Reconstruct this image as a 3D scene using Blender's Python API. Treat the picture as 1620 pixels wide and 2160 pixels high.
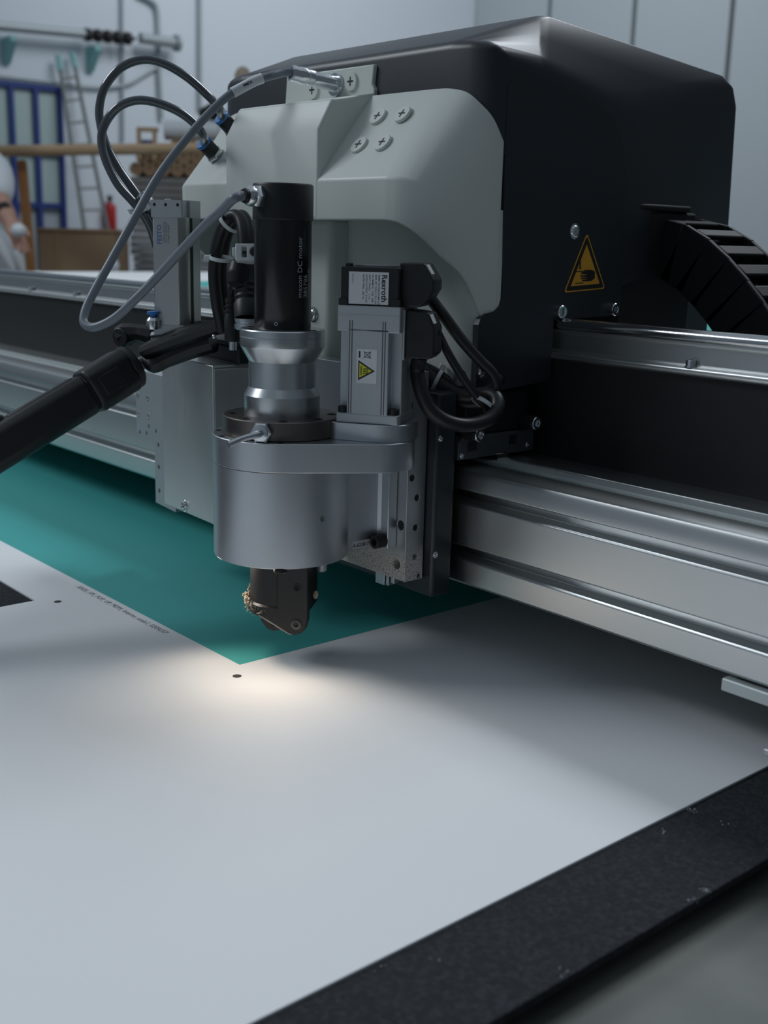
import bpy, bmesh, math, random
from mathutils import Vector, Matrix
random.seed(7)
for o in list(bpy.data.objects): bpy.data.objects.remove(o, do_unlink=True)
SC = bpy.context.scene
COL = SC.collection
S = 0.001                      # everything below is written in millimetres; z = 0 is the print sheet
V = Vector
def R(d): return math.radians(d)

# ------------------------------------------------------------------ camera
FPX = 2422.6; YAW, PIT, ROL = R(-49.15), R(13.34), R(1.46)
CAM = V((565.4, -405.1, 258.8))
_f = V((math.sin(YAW)*math.cos(PIT), math.cos(YAW)*math.cos(PIT), -math.sin(PIT)))
_r = V((math.cos(YAW), -math.sin(YAW), 0)); _u = _r.cross(_f)
_R = _r*math.cos(ROL) + _u*math.sin(ROL); _U = _u*math.cos(ROL) - _r*math.sin(ROL)
cd = bpy.data.cameras.new('camera'); cam = bpy.data.objects.new('camera', cd); COL.objects.link(cam)
cd.sensor_fit = 'VERTICAL'; cd.sensor_height = 36; cd.sensor_width = 27
cd.lens = FPX/2160*36; cd.clip_start = 0.02; cd.clip_end = 100
m = Matrix((( _R.x, _U.x, -_f.x), (_R.y, _U.y, -_f.y), (_R.z, _U.z, -_f.z))).to_4x4()
m.translation = CAM*S; cam.matrix_world = m
cd.dof.use_dof = True; cd.dof.focus_distance = 0.715; cd.dof.aperture_fstop = 11
SC.camera = cam
# ------------------------------------------------------------------ world and lights
SC.view_settings.view_transform = 'Standard'; SC.view_settings.look = 'None'
SC.view_settings.exposure = 0.0; SC.view_settings.gamma = 1; SC.view_settings.use_curve_mapping = False
W = bpy.data.worlds.new('hall_light'); SC.world = W; W.use_nodes = True
W.node_tree.nodes['Background'].inputs[0].default_value = (0.74, 0.87, 1.0, 1)
W.node_tree.nodes['Background'].inputs[1].default_value = 0.33
def area(name, loc, target, sx, sy, power, col):
    l = bpy.data.lights.new(name, 'AREA'); l.shape = 'RECTANGLE'; l.size = sx*S; l.size_y = sy*S
    l.energy = power; l.color = col
    o = bpy.data.objects.new(name, l); COL.objects.link(o); o.location = V(loc)*S
    o.rotation_euler = (V(target)-V(loc)).to_track_quat('-Z', 'Y').to_euler(); return o
area('hall_lamp', (-300, 2600, 3400), (0, 0, 0), 1700, 900, 70, (0.86, 0.93, 1.0))
area('hall_lamp', (-2700, -1900, 2700), (0, 0, 0), 1800, 900, 54, (0.86, 0.93, 1.0))
area('hall_lamp', (-9500, 9500, 7000), (-15400, 10800, 1500), 5000, 3000, 225, (0.9, 0.95, 1.0))
area('hall_lamp', (-8000, 8000, 7000), (-9000, 15300, 1500), 5000, 3000, 150, (0.9, 0.95, 1.0))

# ------------------------------------------------------------------ measuring helpers (real planes in the scene)
def ray(px, py): return _R*((px-810)/FPX) - _U*((py-1080)/FPX) + _f
def at_x(px, py, X): d = ray(px, py); return CAM + d*((X-CAM.x)/d.x)
def at_y(px, py, Y): d = ray(px, py); return CAM + d*((Y-CAM.y)/d.y)
def at_z(px, py, Z): d = ray(px, py); return CAM + d*((Z-CAM.z)/d.z)
def at_d(px, py, D): return CAM + ray(px, py)*D
def at_pl(px, py, P0, n): d = ray(px, py); return CAM + d*((V(P0)-CAM).dot(n)/d.dot(n))

# ------------------------------------------------------------------ materials
MATS = {}
def mat(name, col, rough=0.5, metal=0.0, spec=0.5, noise=None, bump=None, coat=0, sss=0, rvar=None, trans=0):
    if name in MATS: return MATS[name]
    M = bpy.data.materials.new(name); M.use_nodes = True
    nt = M.node_tree; b = nt.nodes['Principled BSDF']
    b.inputs['Base Color'].default_value = (*col, 1); b.inputs['Roughness'].default_value = rough
    b.inputs['Metallic'].default_value = metal; b.inputs['Specular IOR Level'].default_value = spec
    b.inputs['Coat Weight'].default_value = coat
    b.inputs['Transmission Weight'].default_value = trans
    def tex(scale, stretch, detail=4):
        tc = nt.nodes.new('ShaderNodeTexCoord'); mp = nt.nodes.new('ShaderNodeMapping')
        mp.inputs['Scale'].default_value = stretch
        nz = nt.nodes.new('ShaderNodeTexNoise'); nz.inputs['Scale'].default_value = scale; nz.inputs['Detail'].default_value = detail
        nt.links.new(tc.outputs['Object'], mp.inputs[0]); nt.links.new(mp.outputs[0], nz.inputs['Vector']); return nz
    if noise:      # (scale, stretch, colour2, lo, hi)
        nz = tex(noise[0], noise[1]); cr = nt.nodes.new('ShaderNodeValToRGB')
        cr.color_ramp.elements[0].position = noise[3]; cr.color_ramp.elements[1].position = noise[4]
        cr.color_ramp.elements[0].color = (*col, 1); cr.color_ramp.elements[1].color = (*noise[2], 1)
        nt.links.new(nz.outputs[0], cr.inputs[0]); nt.links.new(cr.outputs[0], b.inputs['Base Color'])
    if rvar:       # (scale, stretch, lo, hi)
        nz = tex(rvar[0], rvar[1]); mr = nt.nodes.new('ShaderNodeMapRange')
        mr.inputs['To Min'].default_value = rvar[2]; mr.inputs['To Max'].default_value = rvar[3]
        nt.links.new(nz.outputs[0], mr.inputs[0]); nt.links.new(mr.outputs[0], b.inputs['Roughness'])
    if bump:       # (scale, stretch, strength, distance mm)
        nz = tex(bump[0], bump[1]); bp = nt.nodes.new('ShaderNodeBump')
        bp.inputs['Strength'].default_value = bump[2]; bp.inputs['Distance'].default_value = bump[3]*S
        nt.links.new(nz.outputs[0], bp.inputs['Height']); nt.links.new(bp.outputs[0], b.inputs['Normal'])
    MATS[name] = M; return M
alu   = mat('satin_aluminium', (0.56, 0.585, 0.61), 0.38, 1.0, rvar=(60, (1, 1, 40), 0.34, 0.44))
turned= mat('turned_aluminium', (0.66, 0.68, 0.69), 0.27, 1.0, rvar=(40, (1, 1, 60), 0.26, 0.32))
cast  = mat('bead_blasted_aluminium', (0.50, 0.525, 0.54), 0.55, 0.85, bump=(2500, (1, 1, 1), 0.12, 0.05))
anod  = mat('anodised_extrusion', (0.64, 0.655, 0.65), 0.35, 1.0, rvar=(30, (0.05, 40, 40), 0.28, 0.38))
brush = mat('brushed_steel', (0.74, 0.75, 0.735), 0.42, 1.0, rvar=(35, (18, 18, 1), 0.32, 0.5), bump=(700, (3, 3, 1), 0.06, 0.05))
darkst= mat('burnished_steel', (0.20, 0.175, 0.16), 0.36, 1.0, rvar=(60, (10, 10, 1), 0.28, 0.45))
chrome= mat('bright_zinc', (0.72, 0.74, 0.76), 0.2, 1.0)
rail  = mat('polished_steel', (0.62, 0.63, 0.64), 0.16, 1.0)
dusty = mat('dusty_plate', (0.50, 0.52, 0.535), 0.4, 0.95)
hoodm = mat('light_grey_paint', (0.70, 0.735, 0.69), 0.42, bump=(1800, (1, 1, 1), 0.04, 0.05))
shellm= mat('anthracite_paint', (0.020, 0.024, 0.031), 0.4, spec=0.6)
blk   = mat('black_plastic', (0.010, 0.011, 0.012), 0.45, bump=(900, (1, 1, 1), 0.06, 0.1))
blkm  = mat('black_matt', (0.008, 0.0085, 0.009), 0.6)
blkan = mat('black_anodised', (0.007, 0.007, 0.008), 0.24, spec=0.6)
blkst = mat('black_oxide_steel', (0.022, 0.022, 0.022), 0.42, 0.3, bump=(500, (1, 1, 1), 0.12, 0.15))
rub   = mat('black_cable_jacket', (0.012, 0.0125, 0.0135), 0.42)
hose  = mat('dark_grey_hose', (0.085, 0.098, 0.108), 0.18, coat=0.4)
gcab  = mat('grey_cable_jacket', (0.19, 0.215, 0.25), 0.4)
blue  = mat('blue_plastic', (0.03, 0.2, 0.55), 0.35)
nylon = mat('white_nylon', (0.66, 0.69, 0.70), 0.4)
paper = mat('white_sheet', (0.80, 0.81, 0.815), 0.6, spec=0.2, bump=(90, (1, 1, 1), 0.012, 0.5))
teal  = mat('teal_ink', (0.073, 0.40, 0.38), 0.55, spec=0.2)
ink   = mat('black_ink', (0.012, 0.012, 0.013), 0.5)
greyink = mat('grey_ink', (0.10, 0.10, 0.11), 0.5)
felt  = mat('black_felt', (0.024, 0.0265, 0.030), 0.95, spec=0.2, noise=(420, (1, 1, 1), (0.045, 0.05, 0.058), 0.42, 0.75), bump=(650, (1, 1, 1), 0.9, 0.8))
tblm  = mat('table_body', (0.02, 0.022, 0.025), 0.7)
labelm= mat('white_label', (0.72, 0.74, 0.76), 0.4)
silvlab = mat('silver_label', (0.45, 0.46, 0.47), 0.4)
yel   = mat('sign_yellow', (0.75, 0.36, 0.03), 0.4)
yel2  = mat('sign_lemon', (0.62, 0.60, 0.03), 0.4)
motink= mat('pale_print', (0.42, 0.43, 0.44), 0.5)
blueink = mat('blue_print', (0.07, 0.16, 0.42), 0.5)
fuzz  = mat('paper_dust', (0.55, 0.47, 0.37), 0.95, noise=(700, (1, 1, 1), (0.30, 0.22, 0.15), 0.5, 0.7), bump=(1500, (1, 1, 1), 1.0, 0.6))
wallm = mat('white_painted_wall', (0.66, 0.715, 0.77), 0.85, bump=(3, (1, 1, 8), 0.1, 20))
panm  = mat('grey_sandwich_panel', (0.44, 0.485, 0.51), 0.6)
seamm = mat('panel_joint', (0.10, 0.115, 0.12), 0.7)
conc  = mat('concrete_floor', (0.16, 0.17, 0.165), 0.6, noise=(1.3, (1, 1, 1), (0.28, 0.28, 0.26), 0.4, 0.65))
bluep = mat('blue_door_paint', (0.018, 0.045, 0.21), 0.5)
frost = mat('frosted_glass', (0.42, 0.53, 0.52), 0.5, spec=0.5)
greyd = mat('grey_door_sheet', (0.42, 0.47, 0.50), 0.6)
wood  = mat('pale_timber', (0.46, 0.31, 0.18), 0.7, noise=(6, (1, 1, 14), (0.55, 0.40, 0.26), 0.4, 0.7))
wood2 = mat('orange_timber', (0.38, 0.17, 0.055), 0.7, noise=(6, (14, 14, 1), (0.46, 0.23, 0.09), 0.4, 0.7))
card  = mat('cardboard', (0.29, 0.19, 0.115), 0.85, noise=(2.5, (1, 1, 1), (0.35, 0.235, 0.145), 0.35, 0.7))
kraft = mat('kraft_paper', (0.31, 0.20, 0.115), 0.8)
board = mat('grey_board', (0.26, 0.265, 0.27), 0.8, noise=(4, (1, 1, 1), (0.20, 0.185, 0.17), 0.4, 0.7))
film  = mat('white_film', (0.72, 0.76, 0.79), 0.35)
galv  = mat('galvanised_tube', (0.38, 0.42, 0.44), 0.5, 0.4)
ladm  = mat('ladder_alloy', (0.20, 0.215, 0.21), 0.5, 0.3)
tealp = mat('teal_bracket', (0.22, 0.47, 0.47), 0.6)
redp  = mat('red_enamel', (0.38, 0.02, 0.02), 0.35)
skin  = mat('skin', (0.50, 0.28, 0.21), 0.6)
cloth = mat('white_cotton', (0.70, 0.74, 0.78), 0.9)
denim = mat('dark_trousers', (0.03, 0.035, 0.05), 0.9)
hairm = mat('dark_hair', (0.02, 0.015, 0.012), 0.7)
# dust speckles on the mounting plate
def speckle(M):
    nt = M.node_tree; b = nt.nodes['Principled BSDF']
    tc = nt.nodes.new('ShaderNodeTexCoord')
    n1 = nt.nodes.new('ShaderNodeTexNoise'); n1.inputs['Scale'].default_value = 1000; n1.inputs['Detail'].default_value = 4
    cr = nt.nodes.new('ShaderNodeValToRGB'); e = cr.color_ramp.elements
    e[0].position = 0.35; e[0].color = (0.11, 0.085, 0.075, 1); e[1].position = 0.47; e[1].color = (0.56, 0.53, 0.50, 1)
    sp = nt.nodes.new('ShaderNodeSeparateXYZ'); mr = nt.nodes.new('ShaderNodeMapRange')
    mr.inputs['From Min'].default_value = 0.072; mr.inputs['From Max'].default_value = 0.062
    mx = nt.nodes.new('ShaderNodeMixRGB'); mx.inputs[1].default_value = (0.50, 0.52, 0.535, 1)
    mm = nt.nodes.new('ShaderNodeMapRange'); mm.inputs['To Min'].default_value = 0.95; mm.inputs['To Max'].default_value = 0.1
    geo = nt.nodes.new('ShaderNodeNewGeometry')
    L = nt.links.new
    L(geo.outputs['Position'], sp.inputs[0]); L(sp.outputs['Z'], mr.inputs[0]); L(tc.outputs['Object'], n1.inputs['Vector'])
    L(n1.outputs[0], cr.inputs[0]); L(cr.outputs[0], mx.inputs[2]); L(mr.outputs[0], mx.inputs[0])
    L(mx.outputs[0], b.inputs['Base Color']); L(mr.outputs[0], mm.inputs[0]); L(mm.outputs[0], b.inputs['Metallic'])
    mr2 = nt.nodes.new('ShaderNodeMapRange'); mr2.inputs['To Min'].default_value = 0.4; mr2.inputs['To Max'].default_value = 0.8
    L(mr.outputs[0], mr2.inputs[0]); L(mr2.outputs[0], b.inputs['Roughness'])
speckle(dusty)

# ------------------------------------------------------------------ mesh helpers
def basis(axis, up=None):
    z = V(axis).normalized(); h = V(up) if up else (V((0, 0, 1)) if abs(z.z) < 0.9 else V((1, 0, 0)))
    x = h.cross(z).normalized(); y = z.cross(x); return x, y, z
class B:
    def __init__(s): s.v = []; s.f = []
    def add(s, vs, fs):
        n = len(s.v); s.v += [V(p) for p in vs]; s.f += [tuple(i+n for i in q) for q in fs]; return s
    def box(s, x0, x1, y0, y1, z0, z1):
        p = [(x, y, z) for z in (z0, z1) for y in (y0, y1) for x in (x0, x1)]
        return s.add(p, [(0, 2, 3, 1), (4, 5, 7, 6), (0, 1, 5, 4), (2, 6, 7, 3), (0, 4, 6, 2), (1, 3, 7, 5)])
    def fbox(s, O, a, b, c, ra, rb, rc):     # box in a local frame
        O, a, b, c = V(O), V(a), V(b), V(c)
        p = [O+a*x+b*y+c*z for z in rc for y in rb for x in ra]
        return s.add(p, [(0, 2, 3, 1), (4, 5, 7, 6), (0, 1, 5, 4), (2, 6, 7, 3), (0, 4, 6, 2), (1, 3, 7, 5)])
    def prism(s, poly, O, a, b, d):          # polygon in plane (a,b) at O, extruded by vector d
        O, a, b, d = V(O), V(a), V(b), V(d); n = len(poly)
        p = [O+a*x+b*y for x, y in poly]; p += [q+d for q in p]
        fs = [tuple(range(n))[::-1], tuple(range(n, 2*n))]+[(i, (i+1) % n, n+(i+1) % n, n+i) for i in range(n)]
        return s.add(p, fs)
    def lathe(s, prof, O, axis=(0, 0, 1), seg=48, up=None, cap0=True, cap1=True):
        x, y, z = basis(axis, up); O = V(O); vs = []; fs = []
        for r, h in prof:
            for k in range(seg):
                t = 2*math.pi*k/seg; vs.append(O+z*h+(x*math.cos(t)+y*math.sin(t))*max(r, 1e-4))
        for i in range(len(prof)-1):
            for k in range(seg):
                k2 = (k+1) % seg; fs.append((i*seg+k, i*seg+k2, (i+1)*seg+k2, (i+1)*seg+k))
        if cap0: fs.append(tuple(range(seg))[::-1])
        n = (len(prof)-1)*seg
        if cap1: fs.append(tuple(range(n, n+seg)))
        return s.add(vs, fs)
    def cyl(s, r, O, axis, h, seg=32): return s.lathe([(r, 0), (r, h)], O, axis, seg)
    def sphere(s, r, O, sc=(1, 1, 1), seg=20, rings=10):
        vs = []; fs = []; O = V(O)
        for i in range(rings+1):
            p = math.pi*i/rings
            for k in range(seg):
                t = 2*math.pi*k/seg
                vs.append(O+V((r*sc[0]*math.sin(p)*math.cos(t), r*sc[1]*math.sin(p)*math.sin(t), r*sc[2]*math.cos(p))))
        for i in range(rings):
            for k in range(seg): fs.append((i*seg+k, (i+1)*seg+k, (i+1)*seg+(k+1) % seg, i*seg+(k+1) % seg))
        return s.add(vs, fs)
    def tube(s, pts, r, seg=14, sm=8, flat=1.0, up=None):
        P = spline(pts, sm) if sm else [V(p) for p in pts]
        rs = r if isinstance(r, (list, tuple)) else None
        n = len(P); vs = []; fs = []; X = None
        for i, p in enumerate(P):
            t = (P[min(i+1, n-1)]-P[max(i-1, 0)]).normalized()
            if X is None: X = basis(t, up)[0]
            X = (X-t*X.dot(t)).normalized(); Y = t.cross(X)
            if rs:
                q = i/(n-1)*(len(rs)-1); k = min(int(q), len(rs)-2); rr = rs[k]+(rs[k+1]-rs[k])*(q-k)
            else: rr = r
            for k in range(seg):
                a = 2*math.pi*k/seg; vs.append(p+X*math.cos(a)*rr+Y*math.sin(a)*rr*flat)
        for i in range(n-1):
            for k in range(seg): fs.append((i*seg+k, i*seg+(k+1) % seg, (i+1)*seg+(k+1) % seg, (i+1)*seg+k))
        fs.append(tuple(range(seg))[::-1]); fs.append(tuple(range((n-1)*seg, n*seg)))
        return s.add(vs, fs)
    def disc(s, r, O, axis, seg=32): 
        x, y, z = basis(axis); O = V(O)
        return s.add([O+(x*math.cos(2*math.pi*k/seg)+y*math.sin(2*math.pi*k/seg))*r for k in range(seg)], [tuple(range(seg))])
def spline(pts, sm):
    P = [V(p) for p in pts]; out = []; n = len(P)
    for i in range(n-1):
        p0, p1, p2, p3 = P[max(i-1, 0)], P[i], P[i+1], P[min(i+2, n-1)]
        if i == 0: p0 = p1*2-p2
        if i == n-2: p3 = p2*2-p1
        for k in range(sm):
            t = k/sm
            out.append(0.5*((2*p1)+(p2-p0)*t+(2*p0-5*p1+4*p2-p3)*t*t+(3*p1-p0-3*p2+p3)*t**3))
    out.append(P[-1]); return out
ROOT = {}
def wloc(o):
    q = V((0, 0, 0))
    while o is not None: q += V(ROOT[o.name]); o = o.parent
    return q
def thing(name, label, cat, loc, group=None):
    o = bpy.data.objects.new(name, None); o.empty_display_size = 0.02; COL.objects.link(o)
    ROOT[o.name] = V(loc); o.location = V(loc)*S
    tag(o, label, cat, group); return o
def tag(o, label, cat, group=None, kind=None):
    o['label'] = label; o['category'] = cat
    if group: o['group'] = group
    if kind: o['kind'] = kind
    return o
def obj(name, b, mt, parent=None, bevel=0, smooth=35, seg=2, label=None, origin=None, angle=30, mesh=None):
    """link builder b as one mesh object; world millimetres in, local metres out"""
    base = wloc(parent) if parent else V((0, 0, 0))
    org = V(origin) if origin is not None else base
    if mesh is None:
        mesh = bpy.data.meshes.new(name)
        mesh.from_pydata([((p-org)*S)[:] for p in b.v], [], b.f)
        bm = bmesh.new(); bm.from_mesh(mesh); bmesh.ops.recalc_face_normals(bm, faces=bm.faces)
        if smooth:
            for f in bm.faces: f.smooth = True
            for e in bm.edges:
                e.smooth = len(e.link_faces) < 2 or e.calc_face_angle(0) < R(smooth)
        bm.to_mesh(mesh); bm.free(); mesh.materials.append(mt)
    o = bpy.data.objects.new(name, mesh); COL.objects.link(o)
    o.parent = parent; ROOT[o.name] = org-base; o.location = (org-base)*S
    if bevel:
        md = o.modifiers.new('bevel', 'BEVEL'); md.width = bevel*S; md.segments = seg; md.limit_method = 'ANGLE'
        md.angle_limit = R(angle); md.harden_normals = False
    if label: o['label'] = label
    return o
def struct(name, b, mt, **k):
    o = obj(name, b, mt, **k); o['kind'] = 'structure'; return o
def drill(o, holes, parent=None):
    """holes: (origin, axis into the body, radius, depth)"""
    c = B(); org = wloc(o)
    for O, ax, r, d in holes: c.lathe([(r, -1.5), (r, d)], O, ax, 20)
    me = bpy.data.meshes.new('cutter'); me.from_pydata([((p-org)*S)[:] for p in c.v], [], c.f)
    bm = bmesh.new(); bm.from_mesh(me); bmesh.ops.recalc_face_normals(bm, faces=bm.faces); bm.to_mesh(me); bm.free()
    co = bpy.data.objects.new('cutter', me); COL.objects.link(co); co.location = org*S
    md = o.modifiers.new('holes', 'BOOLEAN'); md.object = co; md.operation = 'DIFFERENCE'; md.solver = 'EXACT'
    bpy.context.view_layer.update()
    ev = o.evaluated_get(bpy.context.evaluated_depsgraph_get())
    nm = bpy.data.meshes.new_from_object(ev); mods = [x for x in o.modifiers]
    for x in mods: o.modifiers.remove(x)
    o.data = nm; bpy.data.objects.remove(co, do_unlink=True)
    for f in nm.polygons: f.use_smooth = False
    return o
def text(name, s, size, fn, mt, parent, align='LEFT', bold=0.0):
    """lettering; fn maps text-plane millimetres to world millimetres"""
    cu = bpy.data.curves.new(name, 'FONT'); cu.body = s; cu.size = size; cu.align_x = align; cu.offset = bold*size; cu.resolution_u = 3
    t = bpy.data.objects.new(name, cu); COL.objects.link(t); bpy.context.view_layer.update()
    me = bpy.data.meshes.new_from_object(t.evaluated_get(bpy.context.evaluated_depsgraph_get()))
    b = B(); b.add([fn(v.co.x, v.co.y) for v in me.vertices], [tuple(p.vertices) for p in me.polygons])
    bpy.data.objects.remove(t, do_unlink=True); bpy.data.meshes.remove(me)
    return obj(name, b, mt, parent, smooth=0)
def flat(O, a, b, off=0, n=None):
    O, a, b = V(O), V(a), V(b)
    if n is not None: O = O+V(n)*off
    return lambda x, y: O+a*x+b*y
SHARE = {}
def place(name, key, make, mt, parent, O, axis, label=None, up=None):
    """alike small pieces share one mesh, turned so that local z = axis"""
    if key not in SHARE:
        b = B(); make(b); me = bpy.data.meshes.new(name); me.from_pydata([(p*S)[:] for p in b.v], [], b.f)
        bm = bmesh.new(); bm.from_mesh(me); bmesh.ops.recalc_face_normals(bm, faces=bm.faces)
        for f in bm.faces: f.smooth = True
        for e in bm.edges: e.smooth = len(e.link_faces) < 2 or e.calc_face_angle(0) < R(35)
        bm.to_mesh(me); bm.free(); me.materials.append(mt); SHARE[key] = me
    o = bpy.data.objects.new(name, SHARE[key]); COL.objects.link(o); o.parent = parent
    base = wloc(parent) if parent else V((0, 0, 0)); ROOT[o.name] = V(O)-base
    x, y, z = basis(axis, up); mm = Matrix(((x.x, y.x, z.x), (x.y, y.y, z.y), (x.z, y.z, z.z))).to_4x4()
    mm.translation = (V(O)-base)*S; o.matrix_basis = mm
    if label: o['label'] = label
    return o
def socket_screw(r, h):
    def f(b): b.lathe([(r, 0), (r, h-0.12*r), (r*0.9, h), (r*0.56, h), (r*0.5, h-0.1*r), (r*0.5, h*0.35), (0, h*0.3)], (0, 0, 0), seg=24, cap1=False)
    return f
def button_screw(r, h):
    def f(b): b.lathe([(r*1.25, 0), (r*1.25, 0.25), (r, 0.3), (r*0.95, h*0.45), (r*0.75, h*0.85), (r*0.45, h), (r*0.4, h), (r*0.4, h*0.4), (0, h*0.35)], (0, 0, 0), seg=24, cap1=False)
    return f
def hexnut(r, h):
    def f(b): b.lathe([(r*0.9, 0), (r, 0.12*r), (r, h-0.15*r), (r*0.88, h)], (0, 0, 0), seg=6)
    return f

# ================================================================== SETTING
XW, YW, ZF = -15455, 15363, -900
struct('floor', B().box(-17000, 6000, -6000, 17000, ZF-100, ZF), conc)
struct('wall_left', B().box(XW-200, XW, -6000, YW+200, ZF, 9000), wallm)
struct('wall_right', B().box(6000, 6200, -6000, YW+200, ZF, 9000), mat('dim_wall', (0.30, 0.32, 0.34), 0.9))
struct('wall_front', B().box(XW, 6000, -6200, -6000, ZF, 9000), wallm)
wb = struct('wall_back', B().box(XW, 6000, YW, YW+200, ZF, 9000), seamm)
px_seams = [-15455, -13647, -11838, -10026, -8214, -6402, -4590, -2778, -966, 846]
for i in range(len(px_seams)-1):
    obj('wall_panel', B().box(px_seams[i]+45, px_seams[i+1]-45, YW-40, YW+10, ZF, 9000), panm, wb, smooth=0)
# blue framed door in the left wall
def wy(px, py): p = at_x(px, py, XW); return p.y, p.z
D = XW
y0 = wy(-60, 182)[0]; y1 = wy(121, 190)[0]; zt = wy(60, 184)[1]
dr = struct('door_1', B().box(D, D+60, y0, y1, ZF, zt), greyd)
def bar(b, ya, yb, za, zb, x0=60, x1=140): b.box(D+x0, D+x1, ya, yb, za, zb)
w_ = wy(70, 0)[0]-wy(62, 0)[0]
ys = [wy(x, 300)[0] for x in (-28, 20, 71, 121)]
zs = [wy(60, y)[1] for y in (190, 322, 432, 640)]
for yv in ys: obj('door_stile', B().box(D+60, D+150, yv-w_*0.6, yv+w_*0.6, ZF, zt), bluep, dr, smooth=0)
for zv in (zt, zs[1], zs[2]): obj('door_rail', B().box(D+55, D+140, y0, y1, zv-w_*0.6, zv+w_*0.6), bluep, dr, smooth=0)
for i in range(3):
    for j, (za, zb) in enumerate(((zs[2], zs[1]), (zs[1], zt))):
        obj('pane', B().box(D+62, D+80, ys[i]+w_*0.5, ys[i+1]-w_*0.5, za+w_*0.5, zb-w_*0.5), frost, dr, smooth=0)
# pipes and ledge on the wall
def wp(px, py, off): return at_x(px, py, XW+off)
pipes = [('wall_conduit', [(257, -30), (258, 120), (259, 300)], 24, 'thin grey vertical conduit on the wall above the ladder'),
         ('wall_conduit', [(290, -12), (318, 2), (331, 22), (334, 80), (335, 150), (340, 250)], 36, 'thick grey conduit with a bend at the top of the wall'),
         ('corner_pipe', [(421, -30), (421, 90), (421, 230)], 34, 'straight grey downpipe on the white wall beside the machine cover'),
         ('wall_cable', [(0, 160), (100, 172), (200, 184), (265, 178), (300, 160), (330, 142)], 22, 'grey wall cable sagging across the wall to the conduit')]
for nm, pts, r, lb in pipes:
    tag(obj(nm, B().tube([wp(x, y, 60) for x, y in pts], r, 10, 5), galv), lb, 'pipe')
pole = thing('wall_pole', 'long grey tube held along the wall above the door', 'tube', wp(140, 66, 250))
obj('tube', B().tube([wp(-80, 48, 250), wp(180, 72, 250)], 62, 14, 0), galv, pole)
for k in range(5):
    x = 186+k*21; c = wp(x, 73.5+k*2.0, 250)
    obj('clamp', B().lathe([(40, -60), (88, -50), (88, 30), (40, 40)], c, (0, 1, 0), 12), blkm, pole)
obj('core', B().tube([wp(180, 72, 250), wp(285, 82, 250)], 26, 10, 0), blkm, pole)
tag(obj('wall_roll', B().lathe([(50, 0), (78, 6), (78, 560), (60, 575), (120, 580), (120, 640), (50, 645)], wp(295, 80, 260), (0, 1, 0), 16), galv), 'short pale roll mounted on the wall right of the black clamps', 'roll')
for (x, y, lb) in ((3, 80, 'teal wall bracket at the left edge of the picture'), (180, 100, 'teal wall bracket right above the ladder')):
    c = wp(x, y, 0)
    tag(obj('wall_bracket', B().prism([(0, 0), (300, 0), (300, -60), (60, -330), (0, -330)], c, (1, 0, 0), (0, 0, 1), (0, 90, 0)), tealp), lb, 'bracket', 'teal wall brackets')
ld = thing('ladder', 'tall aluminium ladder with teal tips leaning on the wall beside the blue door', 'ladder', at_x(190, 470, XW+900))
La, Lb, Ra, Rb = wp(123, 122, 150), wp(190, 560, 700), wp(153, 116, 150), wp(243, 560, 700)
La2 = La; 
for p, q in ((La, Lb), (Ra, Rb)):
    e = p+(q-p)*((p.z-ZF)/(p.z-q.z))
    obj('stile', B().tube([p, e], 28, 8, 0), ladm, ld)
    obj('tip', B().tube([p+(p-q)*0.012, p+(q-p)*0.06], 40, 8, 0), tealp, ld)
for k in range(13):
    t = 0.10+k*0.105
    if La.z+(Lb.z-La.z)*t < ZF+150: break
    obj('rung', B().tube([La.lerp(Lb, t), Ra.lerp(Rb, t)], 18, 8, 0), ladm, ld)
ex = thing('fire_extinguisher', 'small red fire extinguisher beside the foot of the ladder', 'extinguisher', wp(233, 470, 120))
c = wp(233, 470, 120)
obj('cylinder', B().lathe([(0, -130), (80, -120), (90, -90), (90, 220), (70, 270), (30, 290)], c, seg=16), redp, ex)
obj('valve', B().lathe([(30, 290), (30, 340), (45, 345), (45, 380), (10, 390)], c, seg=10), blkm, ex)

# ---- background work bench with stacks
def gp(px, py, d): return at_d(px, py, d)
bz = gp(200, 585, 5200).z
bt = thing('work_bench', 'pale work bench behind the machine under boxes and stacks', 'bench', (gp(150, 585, 5200).x, gp(150, 585, 5200).y, ZF))
u0 = (_R*1).copy(); u0.z = 0; u0.normalize(); v0 = V((-u0.y, u0.x, 0))
if v0.dot(_f) < 0: v0 = -v0
O = gp(200, 585, 5200); O.z = bz
obj('bench_top', B().fbox(O, u0, v0, (0, 0, 1), (-700, 900), (-120, 700), (-40, 0)), film, bt)
for sx in (-650, 850):
    for sy in (-80, 650):
        obj('leg', B().fbox(O, u0, v0, (0, 0, 1), (sx-25, sx+25), (sy-25, sy+25), (ZF-bz, -40)), galv, bt)
def onb(px, dy=0):   # position along the bench for a pixel column
    p = gp(px, 585, 5200); p.z = bz; return p+v0*dy
k5 = 5200/FPX
def fb(px0, px1, ytop, ybot=None, dy=0, dep=250):
    o_ = onb(px0, dy); w = (px1-px0)*k5; z1 = gp(px0, ytop, 5200).z; z0 = bz if ybot is None else gp(px0, ybot, 5200).z
    return B().fbox((o_.x, o_.y, 0), u0, v0, (0, 0, 1), (0, w), (0, dep), (z0, z1))
cb = thing('cardboard_box', 'brown cardboard box on the bench beside the timber post', 'box', onb(160, 40))
obj('carton', fb(84, 243, 486, dy=0, dep=300), card, cb, bevel=3)
obj('flap', fb(82, 246, 480, 487, dy=-8, dep=150), card, cb, bevel=2)
obj('tape', fb(118, 130, 484, dy=-3, dep=3), kraft, cb)
tag(obj('timber_post', B().tube([gp(46, 340, 5050), gp(68, 600, 5050)], 24, 4, 0), wood2), 'upright orange timber post in front of the blue door', 'post')
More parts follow.
